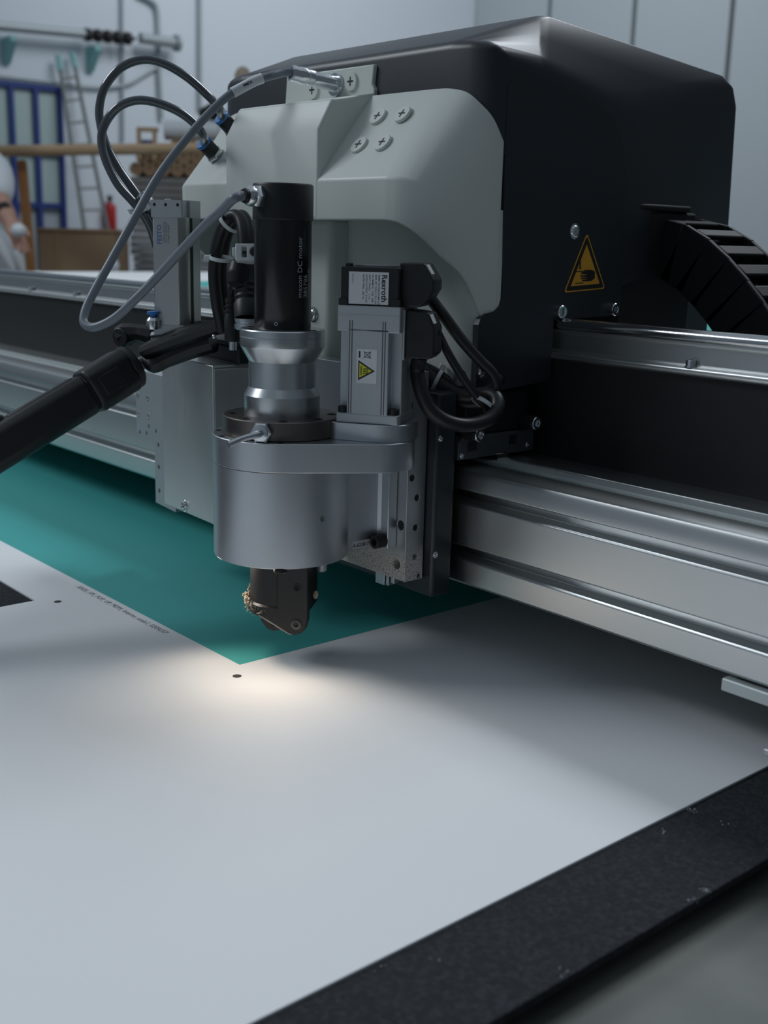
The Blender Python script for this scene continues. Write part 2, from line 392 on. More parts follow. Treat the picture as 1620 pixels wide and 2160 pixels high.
tr = thing('timber_rail', 'long round pale timber pole lying level across the background', 'pole', gp(180, 316, 4800))
obj('pole', B().tube([gp(-60, 319, 4960), gp(420, 313, 5000)], 24, 14, 0), wood, tr)
obj('support', B().tube([gp(-40, 330, 4960), gp(-40, 330, 4960)+V((0, 0, -1420))], 20, 8, 0), wood, tr)
# grey board stack
ORD = ['first', 'second', 'third', 'fourth', 'fifth', 'sixth', 'seventh', 'eighth', 'ninth', 'tenth', 'eleventh', 'twelfth', 'thirteenth', 'fourteenth']
for i in range(14):
    y = 572-i*14.5; o_ = onb(250+random.uniform(-6, 6), 320)
    z0 = bz+ (572-y)*k5*1.06; z1 = z0+13.6*k5
    tag(obj('board', B().fbox((o_.x, o_.y, 0), u0, v0, (0, 0, 1), (0, 190*k5+random.uniform(-12, 12)), (0, 260), (z0, z1)), board, bevel=2),
        ('topmost' if i == 13 else 'lowest' if i == 0 else ORD[13-i]+' from the top')+' grey board in the flat stack behind the pneumatic cylinder', 'board', 'stack of grey boards')
ztop = bz+14*14.5*k5*1.06
# kraft rolls on top of the stack
rolls = [(262, 0), (292, 0), (322, 0), (352, 0), (382, 0), (412, 0), (277, 1), (307, 1), (337, 1), (367, 1), (397, 1), (337, 2), (367, 2), (397, 2)]
for i, (x, row) in enumerate(rolls):
    x += 15 if row == 2 else 0
    r = 31; p = onb(x, 310); p.z = ztop+r+row*r*1.74
    tag(obj('paper_roll', B().lathe([(r*0.45, 6), (r*0.5, 0), (r, 0), (r, 330), (r*0.4, 330)], p, v0, 20), kraft if i % 3 else card),
        ORD[i-(0, 6, 11)[row]]+' brown paper roll from the left in the '+('bottom', 'middle', 'top')[row]+' row on the board stack', 'roll', 'paper rolls on the board stack')
z2 = ztop+31*2+31*1.74
z3 = z2+31*1.74; p = onb(318, 400); p.z = z3+14
tag(obj('film_roll', B().lathe([(8, 0), (46, 4), (46, 260), (8, 264)], V((p.x, p.y, z3+46)), u0, 20), film), 'white wrapped roll lying on top of the brown rolls', 'roll')
fr = thing('trestle', 'small pale timber trestle on top of the brown rolls', 'frame', V((onb(280).x, onb(280).y, z2)))
for x in (272, 306):
    q = onb(x, 290); obj('upright', B().fbox((q.x, q.y, 0), u0, v0, (0, 0, 1), (-9, 9), (-9, 9), (z2-40, z2+95)), wood, fr)
q = onb(268, 290); obj('crossbar', B().fbox((q.x, q.y, 0), u0, v0, (0, 0, 1), (0, 100), (-10, 10), (z2+80, z2+100)), wood, fr)
q = onb(276, 300); tag(obj('blue_crate', B().fbox((q.x, q.y, 0), u0, v0, (0, 0, 1), (0, 58), (0, 60), (z2, z2+46)), bluep, bevel=3), 'small blue crate in the timber frame', 'crate')
tag(obj('paper_tube', B().lathe([(30, 0), (52, 0), (52, 240), (20, 245)], V((onb(452, 300).x, onb(452, 300).y, z2+10)), u0, 18), kraft), 'thick brown tube behind the dark machine cover corner', 'tube')
o_ = onb(454, 270); tc_ = thing('tall_carton', 'tall brown carton stacked behind the machine cover under the thick tube', 'box', V((o_.x, o_.y, bz)))
obj('carton', B().fbox((o_.x, o_.y, 0), u0, v0, (0, 0, 1), (0, 250), (0, 230), (bz, z2-42)), card, tc_, bevel=3)
obj('tape', B().fbox((o_.x, o_.y, 0), u0, v0, (0, 0, 1), (112, 138), (-1, 231), (z2-42, z2-41)), kraft, tc_)
st = thing('carved_post', 'pale rounded post end showing behind the machine cover', 'post', V((onb(478, 425).x, onb(478, 425).y, z2-41)))
obj('shaft', B().lathe([(46, 0), (46, 240), (40, 300), (24, 322)], wloc(st), seg=18), mat('pale_wood', (0.46, 0.37, 0.28), 0.8), st)
obj('neck', B().tube([wloc(st)+V((0, 0, 315)), wloc(st)+u0*20+V((0, 0, 350))], 20, 12, 0), mat('pale_wood', (0.46, 0.37, 0.28), 0.8), st)
obj('knob', B().sphere(44, wloc(st)+u0*26+V((0, 0, 385)), (0.9, 0.9, 1.2)), mat('pale_wood', (0.46, 0.37, 0.28), 0.8), st)
q = onb(425, 400)
tag(obj('dark_bundle', B().sphere(46, V((q.x, q.y, z3+132)), (1, 1, 0.85)).sphere(32, V((q.x, q.y, z3+124))-u0*34).sphere(30, V((q.x, q.y, z3+122))+u0*36), mat('dark_sack', (0.03, 0.03, 0.022), 0.9)), 'dark rounded bundle lying on the white roll left of the cover', 'bundle')
wk = thing('spindle_post', 'small white turned spindle standing at the right of the cardboard box', 'spindle', onb(247, -60))
obj('spindle', B().lathe([(26, 0), (26, 10), (12, 22), (20, 40), (26, 55), (20, 75), (8, 88)], onb(247, -60), seg=16), film, wk)
obj('ball', B().sphere(16, onb(247, -60)+V((0, 0, 98))), film, wk)
# wrapped white bundle at the left edge
tag(obj('wrapped_bundle', B().prism([(-400, 0), (30, 0), (10, 40), (-60, 150), (-120, 210), (-400, 240)], onb(45, -115), u0, V((0, 0, 1)), v0*240), film, bevel=25, seg=4), 'white wrapped bundle sloping on the bench at the left edge', 'bundle')

# ---- person at the left edge (white shirt, arm reaching to the bundle)
def person():
    d = 4620
    def q(px, py, dd=0): return gp(px, py, d+dd)
    hip = q(-150, 560, 60); feet = V((hip.x, hip.y, ZF))
    t = thing('person', 'person in a white shirt reaching to the right at the left edge', 'person', feet)
    J = {}
    def z(h): return ZF+h
    base = V((hip.x, hip.y, 0))
    sh = q(-32, 300, -20); ne = q(-95, 235, 40)
    pts = dict(pel=base+V((0, 0, z(980))), chest=V(((base.x+ne.x)/2, (base.y+ne.y)/2, z(1250))), neck=V((ne.x, ne.y, z(1500))), head0=V((ne.x, ne.y, z(1570))), head1=V((ne.x, ne.y, z(1640)))+u0*20, head2=V((ne.x, ne.y, z(1715)))+u0*20,
        shR=q(-12, 366, -20), elR=q(-4, 430, -120), wrR=q(14, 458, -140), shL=V((ne.x, ne.y, z(1430)))-u0*210, elL=V((ne.x, ne.y, z(1150)))-u0*260, wrL=V((ne.x, ne.y, z(920)))-u0*180-v0*120,
        hipR=base+u0*95+V((0, 0, z(930))), knR=base+u0*105-v0*30+V((0, 0, z(500))), anR=base+u0*110+V((0, 0, z(80))), toR=base+u0*130-v0*170+V((0, 0, z(35))),
        hipL=base-u0*95+V((0, 0, z(930))), knL=base-u0*105-v0*30+V((0, 0, z(500))), anL=base-u0*110+V((0, 0, z(80))), toL=base-u0*90-v0*170+V((0, 0, z(35))))
    def skinmesh(name, chain, rad, mt):
        names = []; 
        for a, b_ in chain:
            for n in (a, b_):
                if n not in names: names.append(n)
        me = bpy.data.meshes.new(name); me.from_pydata([((P[n]-feet)*S)[:] for n in names], [(names.index(a), names.index(b_)) for a, b_ in chain], [])
        o = bpy.data.objects.new(name, me); COL.objects.link(o); o.parent = t; ROOT[o.name] = V((0, 0, 0))
        o.modifiers.new('skin', 'SKIN'); o.modifiers.new('sub', 'SUBSURF').levels = 2; o.modifiers['sub'].render_levels = 2
        for i, n in enumerate(names): 
            sv = me.skin_vertices[0].data[i]; r = rad[n]*S; sv.radius = r if isinstance(r, tuple) else (r, r); sv.use_root = (i == 0)
        me.materials.append(mt)
        bpy.context.view_layer.update()
        nm = bpy.data.meshes.new_from_object(o.evaluated_get(bpy.context.evaluated_depsgraph_get()))
        o.modifiers.clear(); o.data = nm
        for f in nm.polygons: f.use_smooth = True
        return o
    P = pts; hd = (P['wrR']-P['elR']).normalized(); sd = hd.cross(V((0, 0, 1))).normalized()
    P['palm'] = P['wrR']+hd*70
    ch = [('pel', 'chest'), ('chest', 'neck'), ('neck', 'head0'), ('head0', 'head1'), ('head1', 'head2'), ('neck', 'shL'), ('shL', 'elL'), ('elL', 'wrL'), ('neck', 'shR'), ('shR', 'elR'), ('elR', 'wrR'), ('wrR', 'palm'),
          ('pel', 'hipR'), ('hipR', 'knR'), ('knR', 'anR'), ('anR', 'toR'), ('pel', 'hipL'), ('hipL', 'knL'), ('knL', 'anL'), ('anL', 'toL')]
    rad = dict(pel=135, chest=145, neck=62, head0=58, head1=88, head2=70, shR=62, elR=44, wrR=29, palm=34, shL=60, elL=42, wrL=32, hipR=95, knR=62, anR=42, toR=36, hipL=95, knL=62, anL=42, toL=36)
    for i in range(5):
        off = (i-2)*17; ln = (52, 78, 86, 78, 60)[i]
        a, b_, c_ = f'k{i}', f'm{i}', f't{i}'
        if i == 0: P[a] = P['wrR']+hd*35+sd*-38; P[b_] = P[a]+hd*35+sd*-14; P[c_] = P[b_]+hd*26+V((0, 0, -10))
        else: P[a] = P['palm']+sd*off+hd*14; P[b_] = P[a]+hd*ln*0.5+V((0, 0, -6)); P[c_] = P[b_]+hd*ln*0.35+V((0, 0, -24))
        ch += [('palm' if i else 'wrR', a), (a, b_), (b_, c_)]; rad[a] = 9.5; rad[b_] = 9; rad[c_] = 8
    skinmesh('body', ch, rad, skin)
    P['chest2'] = P['chest']; P['slv'] = P['shR'].lerp(P['elR'], 0.96)
    P['slvL'] = P['shL'].lerp(P['elL'], 0.9)
    skinmesh('shirt', [('pel', 'chest'), ('chest', 'neck'), ('neck', 'shR'), ('shR', 'slv'), ('neck', 'shL'), ('shL', 'slvL')], dict(pel=155, chest=165, neck=72, shR=92, slv=62, shL=78, slvL=60), cloth)
    P['waist'] = P['pel']+V((0, 0, 40))
    skinmesh('trousers', [('waist', 'pel'), ('pel', 'hipR'), ('hipR', 'knR'), ('knR', 'anR'), ('pel', 'hipL'), ('hipL', 'knL'), ('knL', 'anL')], dict(waist=140, pel=148, hipR=105, knR=74, anR=58, hipL=105, knL=74, anL=58), denim)
    obj('wristwatch', B().lathe([(33, -14), (39, -12), (39, 12), (33, 14)], P['elR'].lerp(P['wrR'], 0.55), hd, 16), blkm, t)
    hp = P['head1']
    obj('hair', B().sphere(98, hp+V((0, 0, 30))-u0*12, (1, 1, 0.95)), hairm, t)
    obj('nose', B().sphere(14, hp+u0*92, (1.2, 0.8, 1.3)), skin, t)
    obj('ear', B().sphere(20, hp-v0*88+V((0, 0, -5)), (0.8, 0.4, 1.3)), skin, t)
    for s in (-1, 1): obj('eye', B().sphere(9, hp+u0*84+v0*30*s+V((0, 0, 18))), ink, t)
    obj('mouth', B().sphere(16, hp+u0*80+V((0, 0, -42)), (0.6, 1.2, 0.3)), mat('lip', (0.35, 0.12, 0.1), 0.5), t)
person()
tag(obj('cloth_wad', B().sphere(30, gp(39, 486, 4400), (1, 1, 0.9)), film), 'crumpled white wad by the hand at the left edge', 'wad')

# ---- feed table and second printed board behind the machine
ft = thing('feed_table', 'low table behind the gantry carrying a printed board', 'table', (-1200, 1100, ZF))
obj('table_top', B().box(-2560, 900, 830, 1570, 100, 143), tblm, ft, bevel=2)
for x in (-2450, 800):
    for y in (880, 1500): obj('leg', B().box(x-30, x+30, y-30, y+30, ZF, 100), galv, ft)
pb = thing('printed_board', 'white board with teal print lying on the table behind the gantry', 'board', (-1200, 1100, 143))
obj('board', B().box(-2530, 850, 850, 1550, 143, 149), paper, pb)
obj('printed_area', B().box(-1900, 850, 855, 1282, 149, 149.2), teal, pb)

# ================================================================== CUTTING TABLE, MAT, SHEET
tb = thing('cutting_table', 'dark flatbed cutting table carrying the black felt mat', 'table', (-500, 0, ZF))
obj('table_body', B().box(-1500, 279, -900, 760, -70, -5), tblm, tb)
obj('side_rail', B().box(280, 520, -900, 760, -120, -16), mat('side_rail_paint', (0.11, 0.12, 0.11), 0.6, noise=(14, (1, 1, 1), (0.19, 0.195, 0.17), 0.35, 0.7)), tb, bevel=2)
for x in (-1400, 150):
    for y in (-400, 660): obj('leg', B().box(x-40, x+40, y-40, y+40, ZF, -70), tblm, tb)
fm = tag(obj('felt_mat', B().box(-1500, 333, -900, 760, -5, -1.2), felt, bevel=0.5), 'black felt cutting mat showing along the right edge of the sheet', 'mat')
b = B()
for (px, py, k) in ((1462, 1710, 14), (1401, 1753, 9), (1486, 1876, 16), (1456, 1897, 8), (1190, 2052, 6), (923, 2023, 3), (1528, 1736, 3), (800, 2038, 4)):
    c0 = at_z(px, py, -1.0)
    for i in range(k): b.sphere(random.uniform(0.12, 0.32), c0+V((random.gauss(0, 1.3), random.gauss(0, 1.3), 0)), seg=5, rings=3)
lo = obj('lint_specks', b, film, fm); lo['kind'] = 'stuff'; lo['label'] = 'tiny white lint specks on the felt'
sh = thing('print_sheet', 'large white printed sheet with a teal area lying under the tool', 'sheet', (0, 0, -1.2))
obj('sheet', B().prism([(-1450, -78.4), (-193.8, -78.4), (-193.8, -850), (283.3, -850), (283.3, 700), (-1450, 700)], (0, 0, -1.2), (1, 0, 0), (0, 1, 0), (0, 0, 1.2)), paper, sh, smooth=0)
obj('teal_print', B().prism([(-1450, -32.6), (1.0, -32.2), (-2.5, 700), (-1450, 700)], (0, 0, 0), (1, 0, 0), (0, 1, 0), (0, 0, 0.06)), teal, sh, smooth=0, label='solid teal printed area')
for (x, y) in ((15.8, -43.9), (-181.7, -66.6)):
    obj('registration_mark', B().cyl(2.75, (x, y, 0), (0, 0, 1), 0.07, 28), ink, sh, smooth=0)
text('printed_lettering', '30505_SPS_POP_UP_MDM_Interno_scala1_0209257', 6.0, flat((-207, -40.6, 0.07), (1, 0, 0), (0, 1, 0)), ink, sh)

# ================================================================== GANTRY BEAM
gb = thing('gantry_beam', 'long aluminium gantry beam with grooves running across the table', 'beam', (0, 140, 43))
BX0, BX1 = -1600, 1100
prof = [(100, 45), (101.5, 43.1), (298, 43.1), (298, 119), (160, 119), (160, 116), (156, 116), (156, 121.5), (139.5, 121.5), (139.5, 117.5), (126.5, 117.5), (126.5, 118.9), (104, 118.9), (101.3, 117.6), (100, 115),
        (100, 105.6), (101, 105), (112, 104.6), (112, 96.9), (102.4, 97.1), (101.2, 97.4), (100.6, 96.6), (100, 96),
        (100, 69), (101, 68.4), (112, 68), (112, 60.1), (102.4, 60.3), (101.2, 60.7), (100.6, 59.9), (100, 59.2)]
obj('profile', B().prism(prof, (BX0, 0, 0), (0, 1, 0), (0, 0, 1), (BX1-BX0, 0, 0)), anod, gb, bevel=0.5, angle=40, seg=2)
obj('linear_guide', B().prism([(126.9, 118), (139.1, 118), (139.1, 120.4), (126.9, 120.4)], (BX0, 0, 0), (0, 1, 0), (0, 0, 1), (BX1-BX0, 0, 0)), mat('guide_strip', (0.62, 0.67, 0.66), 0.5, 0.5), gb)
obj('rear_light_block', B().box(BX0, BX1, 290, 297, 2, 43.1), blkm, gb)  # unseen strip added behind the beam to block light coming under it
obj('back_panel', B().box(BX0, BX1, 178.2, 190, 119, 186), blkm, gb)
up = [(190, 184.5), (175.5, 184.5), (173.6, 186), (173.2, 188.3), (174.5, 190), (178, 190.6), (179, 191.4), (179, 201.5), (177, 202.4), (176.4, 205), (177.4, 206.6), (178, 208), (180, 210.6), (183, 211), (190, 211)]
obj('upper_rail', B().prism(up, (BX0, 0, 0), (0, 1, 0), (0, 0, 1), (BX1-BX0, 0, 0)), anod, gb, smooth=50)
obj('round_rail', B().lathe([(4.6, 0), (4.6, BX1-BX0)], (BX0, 180.2, 207.2), (1, 0, 0), 20), rail, gb)
for px, py in ((1456, 772), (66, 606), (160, 617)):
    p = at_y(px, py, 176); 
    place('cap_screw', 'beamcap', lambda b: b.lathe([(3.6, 0), (3.6, 0.6), (2.9, 0.7), (2.9, 4), (2.6, 4.3), (1.5, 4.3), (1.5, 1.5), (0, 1.5)], (0, 0, 0), seg=20, cap1=False), chrome, gb, (p.x, 176.2, 189.9), (0, 0, 1))
obj('lower_strip', B().box(256, BX1, 97.5, 110, 34.3, 41.3), mat('guide_strip', (0.62, 0.67, 0.66), 0.5, 0.5), gb, bevel=0.8)
obj('spacer', B().box(262, BX1, 103, 118, 41.3, 43.1), blkm, gb)
obj('lower_bracket', B().box(305, BX1, 60, 100, 27, 30.2), alu, gb, bevel=0.4)
obj('bracket_web', B().box(340, BX1, 97, 101, 30.2, 34.3), alu, gb)

# ================================================================== CARRIAGE (frame on the beam)
cg = thing('tool_carriage', 'black carriage post with silver mounting plate and bearing block on the beam', 'carriage', (20, 90, 37))
obj('post', B().box(-60, 57, 76, 93, 37.4, 168), shellm, cg, bevel=2.2, seg=3)
obj('back_plate', B().box(-150, 52, 93, 97, 60, 149), blkm, cg)
pl = obj('mounting_plate', B().box(-70, 49, 60, 75, 48.8, 181), dusty, cg, smooth=0)
holes = []
for px, py, r in ((870, 1008, 2.2), (880, 1050, 2.1), (877, 1113, 2.1), (876, 1175, 2.1), (884, 1215, 1.8)):
    holes.append((at_x(px, py, 49), (-1, 0, 0), r, 7))
for px, py, r in ((836, 1190, 3.4), (845, 1108, 3.1)): holes.append((at_y(px, py, 60), (0, 1, 0), r, 9))
drill(pl, holes); md = pl.modifiers.new('bevel', 'BEVEL'); md.width = 0.35*S; md.segments = 2; md.limit_method = 'ANGLE'; md.angle_limit = R(60)
obj('guide_rail', B().box(13.5, 22.5, 66, 72, 39, 50).box(23.5, 26, 66.5, 71, 39.5, 50), alu, cg, bevel=0.4)
obj('guide_clip', B().box(28.5, 31.5, 66.5, 71, 42, 50), alu, cg, bevel=0.4)
# bearing block on the linear guide
bk = obj('bearing_block', B().prism([(97, 124), (167, 124), (167, 134), (166, 138.5), (101, 138.5), (97, 135)], (-40, 0, 0), (0, 1, 0), (0, 0, 1), (95, 0, 0)), mat('block_grey', (0.10, 0.11, 0.115), 0.5, 0.5), cg, bevel=0.5)
obj('slot', B().box(53.5, 55.4, 105, 113, 129, 135), blkm, cg).parent
obj('slot', B().box(53.5, 55.4, 143, 150, 130, 136), blkm, cg)
obj('roller', B().lathe([(5, 0), (5, 10)], (55-3, 131, 121.8), (0, 1, 0), 20), rail, cg)
for px, py in ((974, 961), (1112, 938)): place('screw', 'blk_screw', button_screw(1.7, 0.9), chrome, cg, at_x(px, py, 55), (1, 0, 0))
for px, py in ((929, 925), (918, 1170)): place('screw', 'blk_screw', button_screw(1.7, 0.9), chrome, cg, at_x(px, py, 57), (1, 0, 0))
obj('block_mount', B().prism([(104, 139), (160, 139), (163, 152), (160, 165), (104, 165)], (-40, 0, 0), (0, 1, 0), (0, 0, 1), (93, 0, 0)), blkm, cg, bevel=1)
for px, py, k in ((1132, 893, 12), (1012, 918, 9)):
    p = at_x(px, py, 66)
    place('standoff', 'stand', lambda b: b.lathe([(4.6, -12), (4.6, -2.2)], (0, 0, 0), seg=20), blkm, cg, p, (1, 0, 0))
    place('bolt', 'standbolt', socket_screw(4.4, 3.2), chrome, cg, p-V((2.4, 0, 0)), (1, 0, 0))

# ================================================================== HEAD COVER (dark shell + light hood)
hc = thing('head_cover', 'dark machine head cover with pale grey moulded front hood', 'machine cover', (-87, 180, 165))
# dark shell: lofted sections (X, Y, Z)
XC = -87.0
secA = [(60.4, 119, 312), (60.4, 119, 369.5), (60.4, 152, 365.5), (60.4, 211, 354.5), (60.4, 233, 344), (60.4, 241.5, 326), (60.4, 243, 232)]
secB = [(26, 104, 318), (26, 104, 375.8), (45, 167, 398), (41, 371, 383.5), (40, 388, 377), (39.5, 395, 364), (38, 402, 262)]
def mixs(t, fr): return [fr(k) if k < 2 else tuple(a_+(b_-a_)*t for a_, b_ in zip(secB[k], secA[k])) for k in range(7)]
secM1 = mixs(0.5, lambda k: (46, 106, (317, 375.2)[k])); secM2 = mixs(0.85, lambda k: (56, 111, (315, 373)[k]))
def mir(s): return [(2*XC-x, y, z) for x, y, z in s]
b = B(); secs = [secA, secM2, secM1, secB, mir(secB), mir(secM1), mir(secM2), mir(secA)]; n = len(secA); vs = [p for s in secs for p in s]; fs = []
for i in range(7):
    for k in range(n-1): fs.append((i*n+k, i*n+k+1, (i+1)*n+k+1, (i+1)*n+k))
fs.append(tuple(range(n))); fs.append(tuple(range(7*n, 8*n))[::-1])
b.add(vs, fs)
obj('shell', b, shellm, hc, bevel=6, seg=4, angle=16, smooth=70)
# flat dark side panel with ear, follows the hood opening
side = [(126, 361), (150, 358), (205, 347), (218, 342), (228, 334), (234, 322), (238, 305), (240, 270), (243, 230), (243, 212), (174, 210.5), (174, 173), (172, 171), (106, 165.5), (104.5, 168), (104.5, 209), (106, 212.5), (110, 215.5), (118, 217), (122.5, 220), (124.5, 226), (124.5, 234), (121.5, 300), (121, 318), (121, 350)]
obj('side_panel', B().prism([(y, z) for y, z in side], (56, 0, 0), (0, 1, 0), (0, 0, 1), (4.45, 0, 0)), shellm, hc, smooth=20)
# rear skirt and chain bracket
obj('rear_skirt', B().box(-60, 40, 336, 380, 150, 262), shellm, hc, bevel=2)
# hood: front skin as a loft around the corner
Fr = [(26, 55), (36, 58.2), (45, 65.5), (52, 78), (57.2, 97), (59.8, 121)]
Tr = [(18, 101.5), (30, 102.6), (43, 103.8), (52, 106.6), (58.4, 112.5), (60.3, 120.5)]
Tz = [350, 349.4, 346.5, 340, 331, 318]
Mz = [294.5, 294, 292, 288, 283, 276]
Lz = [270, 268.5, 262, 250, 234, 190]
def fine(rows):
    P = spline([V(r) for r in rows], 4); return P
Fr3 = fine([(f_[0], f_[1], l_) for f_, l_ in zip(Fr, Lz)]); Tr3 = fine([(t_[0], t_[1], z_) for t_, z_ in zip(Tr, Tz)]); Mz3 = fine([(i, z_, 0) for i, z_ in enumerate(Mz)])
Fr = [(p.x, p.y) for p in Fr3]; Lz = [p.z for p in Fr3]; Tr = [(p.x, p.y) for p in Tr3]; Tz = [p.z for p in Tr3]; Mz = [p.y for p in Mz3]; NC = len(Fr)
cols = []
for i in range(NC-1, -1, -1): cols.append((2*XC-Fr[i][0], Fr[i][1], 2*XC-Tr[i][0], Tr[i][1], Tz[i], Mz[i], Lz[i]))
cols.append((-140, 55, -140, 99, 350, 294.5, 270)); cols.append((-39, 55, -39, 99, 350, 294.5, 270))
for i in range(NC): cols.append((Fr[i][0], Fr[i][1], Tr[i][0], Tr[i][1], Tz[i], Mz[i], Lz[i]))
vs = []; fs = []
for (fx, fy, tx, ty, tz, mz, lz) in cols:
    mid = 0.5
    vs += [(tx, ty, tz), ((fx+tx)/2, (fy+ty)/2 if True else 0, (mz+tz)/2), (fx, fy, mz), (fx, fy, lz)]
for i in range(len(cols)-1):
    for k in range(3): fs.append((i*4+k, i*4+k+1, (i+1)*4+k+1, (i+1)*4+k))
b = B(); b.add(vs, fs)
hs = obj('hood_skin', b, hoodm, hc, smooth=32)
md = hs.modifiers.new('solid', 'SOLIDIFY'); md.thickness = 2.5*S; md.offset = -1
md = hs.modifiers.new('bevel', 'BEVEL'); md.width = 2.4*S; md.segments = 4; md.limit_method = 'ANGLE'; md.angle_limit = R(28)
hb = obj('hood_box', B().prism([(54.8, 270.4), (54.8, 325.5), (66, 345), (102, 351.5), (102, 270.4)], (-146, 0, 0), (0, 1, 0), (0, 0, 1), (107, 0, 0)), hoodm, hc, bevel=1.8, seg=4, smooth=40)
obj('connector_panel', B().prism([(-140, 344), (-41, 344), (-40.5, 354), (-43, 357), (-41.5, 369.2), (-137.5, 369.8)], (0, 101.2, 0), (1, 0, 0), (0, 0, 1), (0, 8, 0)), hoodm, hc, bevel=0.8)
obj('hood_back', B().prism([(-72, 100), (-58, 96), (30, 96), (48, 99), (55, 105), (59, 112), (59.5, 124), (52, 126), (-72, 122)], (0, 0, 166), (1, 0, 0), (0, 1, 0), (0, 0, 112)), hoodm, hc, smooth=60)
obj('hood_column', B().box(-150, -58, 80, 120, 150, 272), hoodm, hc, bevel=5, seg=4)
obj('hood_wall', B().box(-233, -229, 112, 160, 222, 330), hoodm, hc, bevel=2)
# plugs with a dark cross that paints the shade inside the slot
PN = V((0, -0.783, 0.622)); PP = V((0, 55, 294.5))
def plug(O, ax, r=6.2):
    o = place('screw_plug', 'plug', lambda b: b.lathe([(6.2, -0.6), (6.2, 1.0), (5.9, 1.35), (0, 1.35)], (0, 0, 0), seg=32, cap1=False), hoodm, hc, O, ax, up=(0, 0, 1))
    if 'cross' not in SHARE:
        b = B()
        for sx, sy in ((2.9, 0.55), (0.55, 2.9)): b.box(-sx, sx, -sy, sy, 1.0, 1.5)
        me = bpy.data.meshes.new('slot_shade_cross'); me.from_pydata([(p*S)[:] for p in b.v], [], b.f); me.materials.append(blkm); SHARE['cross'] = me
    c = bpy.data.objects.new('slot_shade_cross', SHARE['cross']); COL.objects.link(c); c.parent = o; ROOT[c.name] = V((0, 0, 0))
for px, py in ((798, 247), (850, 242), (758, 307), (808, 302)): plug(at_pl(px, py, PP+PN*0.3, PN), PN)
for px, py in ((742, 172), (661, 190)): plug(at_y(px, py, 101), V((0, -1, 0)))
plug(at_pl(487, 324, PP+PN*0.3, PN)+V((-2, 0, 0)), PN)
# screws on the side panel
p = at_x(1212, 488, 60.6); place('button_screw', 'sidebut', button_screw(4.1, 2.2), chrome, hc, p, (1, 0, 0))
for px, py in ((1186, 658), (1298, 653)):
    p = at_x(px, py, 64); place('cap_screw', 'sidecap', socket_screw(4.3, 4.6), chrome, hc, (60.3, p.y, p.z), (1, 0, 0))
p = at_x(1018, 782, 60.6); place('button_screw', 'sidebut', button_screw(4.1, 2.2), chrome, hc, p, (1, 0, 0))
p = at_y(972, 797, 95); place('washer_screw', 'wash', lambda b: b.lathe([(5.2, 0), (5.2, 0.6), (3.6, 0.7), (3.2, 1.8), (0, 2.2)], (0, 0, 0), seg=24, cap1=False), chrome, hc, p, (0.3, -1, 0))
p = at_y(661, 664, 79.6); place('button_screw', 'sidebut', button_screw(4.1, 2.2), chrome, hc, p, (0, -1, 0))
# crush-warning sticker
stk = thing('tmp', '', '', (0, 0, 0)); bpy.data.objects.remove(stk, do_unlink=True)
T0, T1, T2 = at_x(1238.5, 491, 60.7), at_x(1189.5, 617.5, 60.7), at_x(1276.5, 609, 60.7)
cen = (T0+T1+T2)/3
def tri(sc, x, rnd=0.0):
    P3 = [cen+(p-cen)*sc for p in (T0, T1, T2)]; out = []
    for i in range(3):
        p, a, c = P3[i], P3[i-1], P3[(i+1) % 3]; e = 3.2*rnd
        pa, pc = p+(a-p).normalized()*e, p+(c-p).normalized()*e
        for k in range(5):
            t = k/4; out.append(pa*(1-t)**2+p*2*t*(1-t)+pc*t*t)
    return [V((x, q.y, q.z)) for q in out]
def sticker(name, sc, x0, x1, mt, rnd, parent):
    a = tri(sc, x0, rnd); n = len(a); b = B()
    b.add(a+[V((x1, q.y, q.z)) for q in a], [tuple(range(n)), tuple(range(n, 2*n))[::-1]]+[(i, (i+1) % n, n+(i+1) % n, n+i) for i in range(n)])
    return obj(name, b, mt, parent, smooth=0)
ws = sticker('warning_sign', 1.0, 60.5, 60.75, yel, 1.0, hc); ws['label'] = 'triangular yellow crush hazard sticker'
sticker('black_border', 0.93, 60.7, 60.82, ink, 0.8, ws)
sticker('yellow_field', 0.70, 60.8, 60.9, yel, 0.1, ws)
def sp(zx, zy): return at_x(1150+zx/9, 450+zy/9, 60.95)
hand = [(735, 1075), (880, 1070), (945, 1105), (945, 1230), (875, 1285), (705, 1292), (700, 1262), (790, 1255), (790, 1248), (675, 1245), (672, 1222), (790, 1216), (790, 1208), (660, 1200), (660, 1178), (790, 1168), (790, 1160), (680, 1150), (682, 1122), (745, 1105)]
def pict(name, pts):
    P3 = [sp(*q) for q in pts]; n = len(P3); obj(name, B().add(P3, [tuple(range(n))]), ink, ws, smooth=0)
pict('pictogram_hand', hand); pict('pictogram_bar', [(580, 1100), (735, 1090), (735, 1108), (580, 1120)]); pict('pictogram_bar', [(570, 1322), (722, 1310), (722, 1330), (570, 1342)])
pict('pictogram_arrow', [(652, 915), (678, 915), (678, 1025), (692, 1025), (656, 1075), (636, 1025), (652, 1025)])
# fittings are parts of the cover
def fitting(px, py, k):
    base = at_pl(px, py, PP, PN); ax = PN
    place('hex_nut', 'fitnut', hexnut(7.2, 3.6), chrome, hc, base, ax)
    place('fitting_body', 'fitbody', lambda b: b.lathe([(5.6, 3.4), (5.6, 11.5), (5.2, 12.3)], (0, 0, 0), seg=24), blk, hc, base, ax)
    place('release_ring', 'fitring', lambda b: b.lathe([(4.6, 12.2), (5.9, 12.4), (6.1, 13.6), (5.7, 14.6), (3.2, 14.6)], (0, 0, 0), seg=24), blue, hc, base, ax)
    return base+ax*13
f1 = fitting(493, 276, 0); f2 = fitting(456, 329, 1)
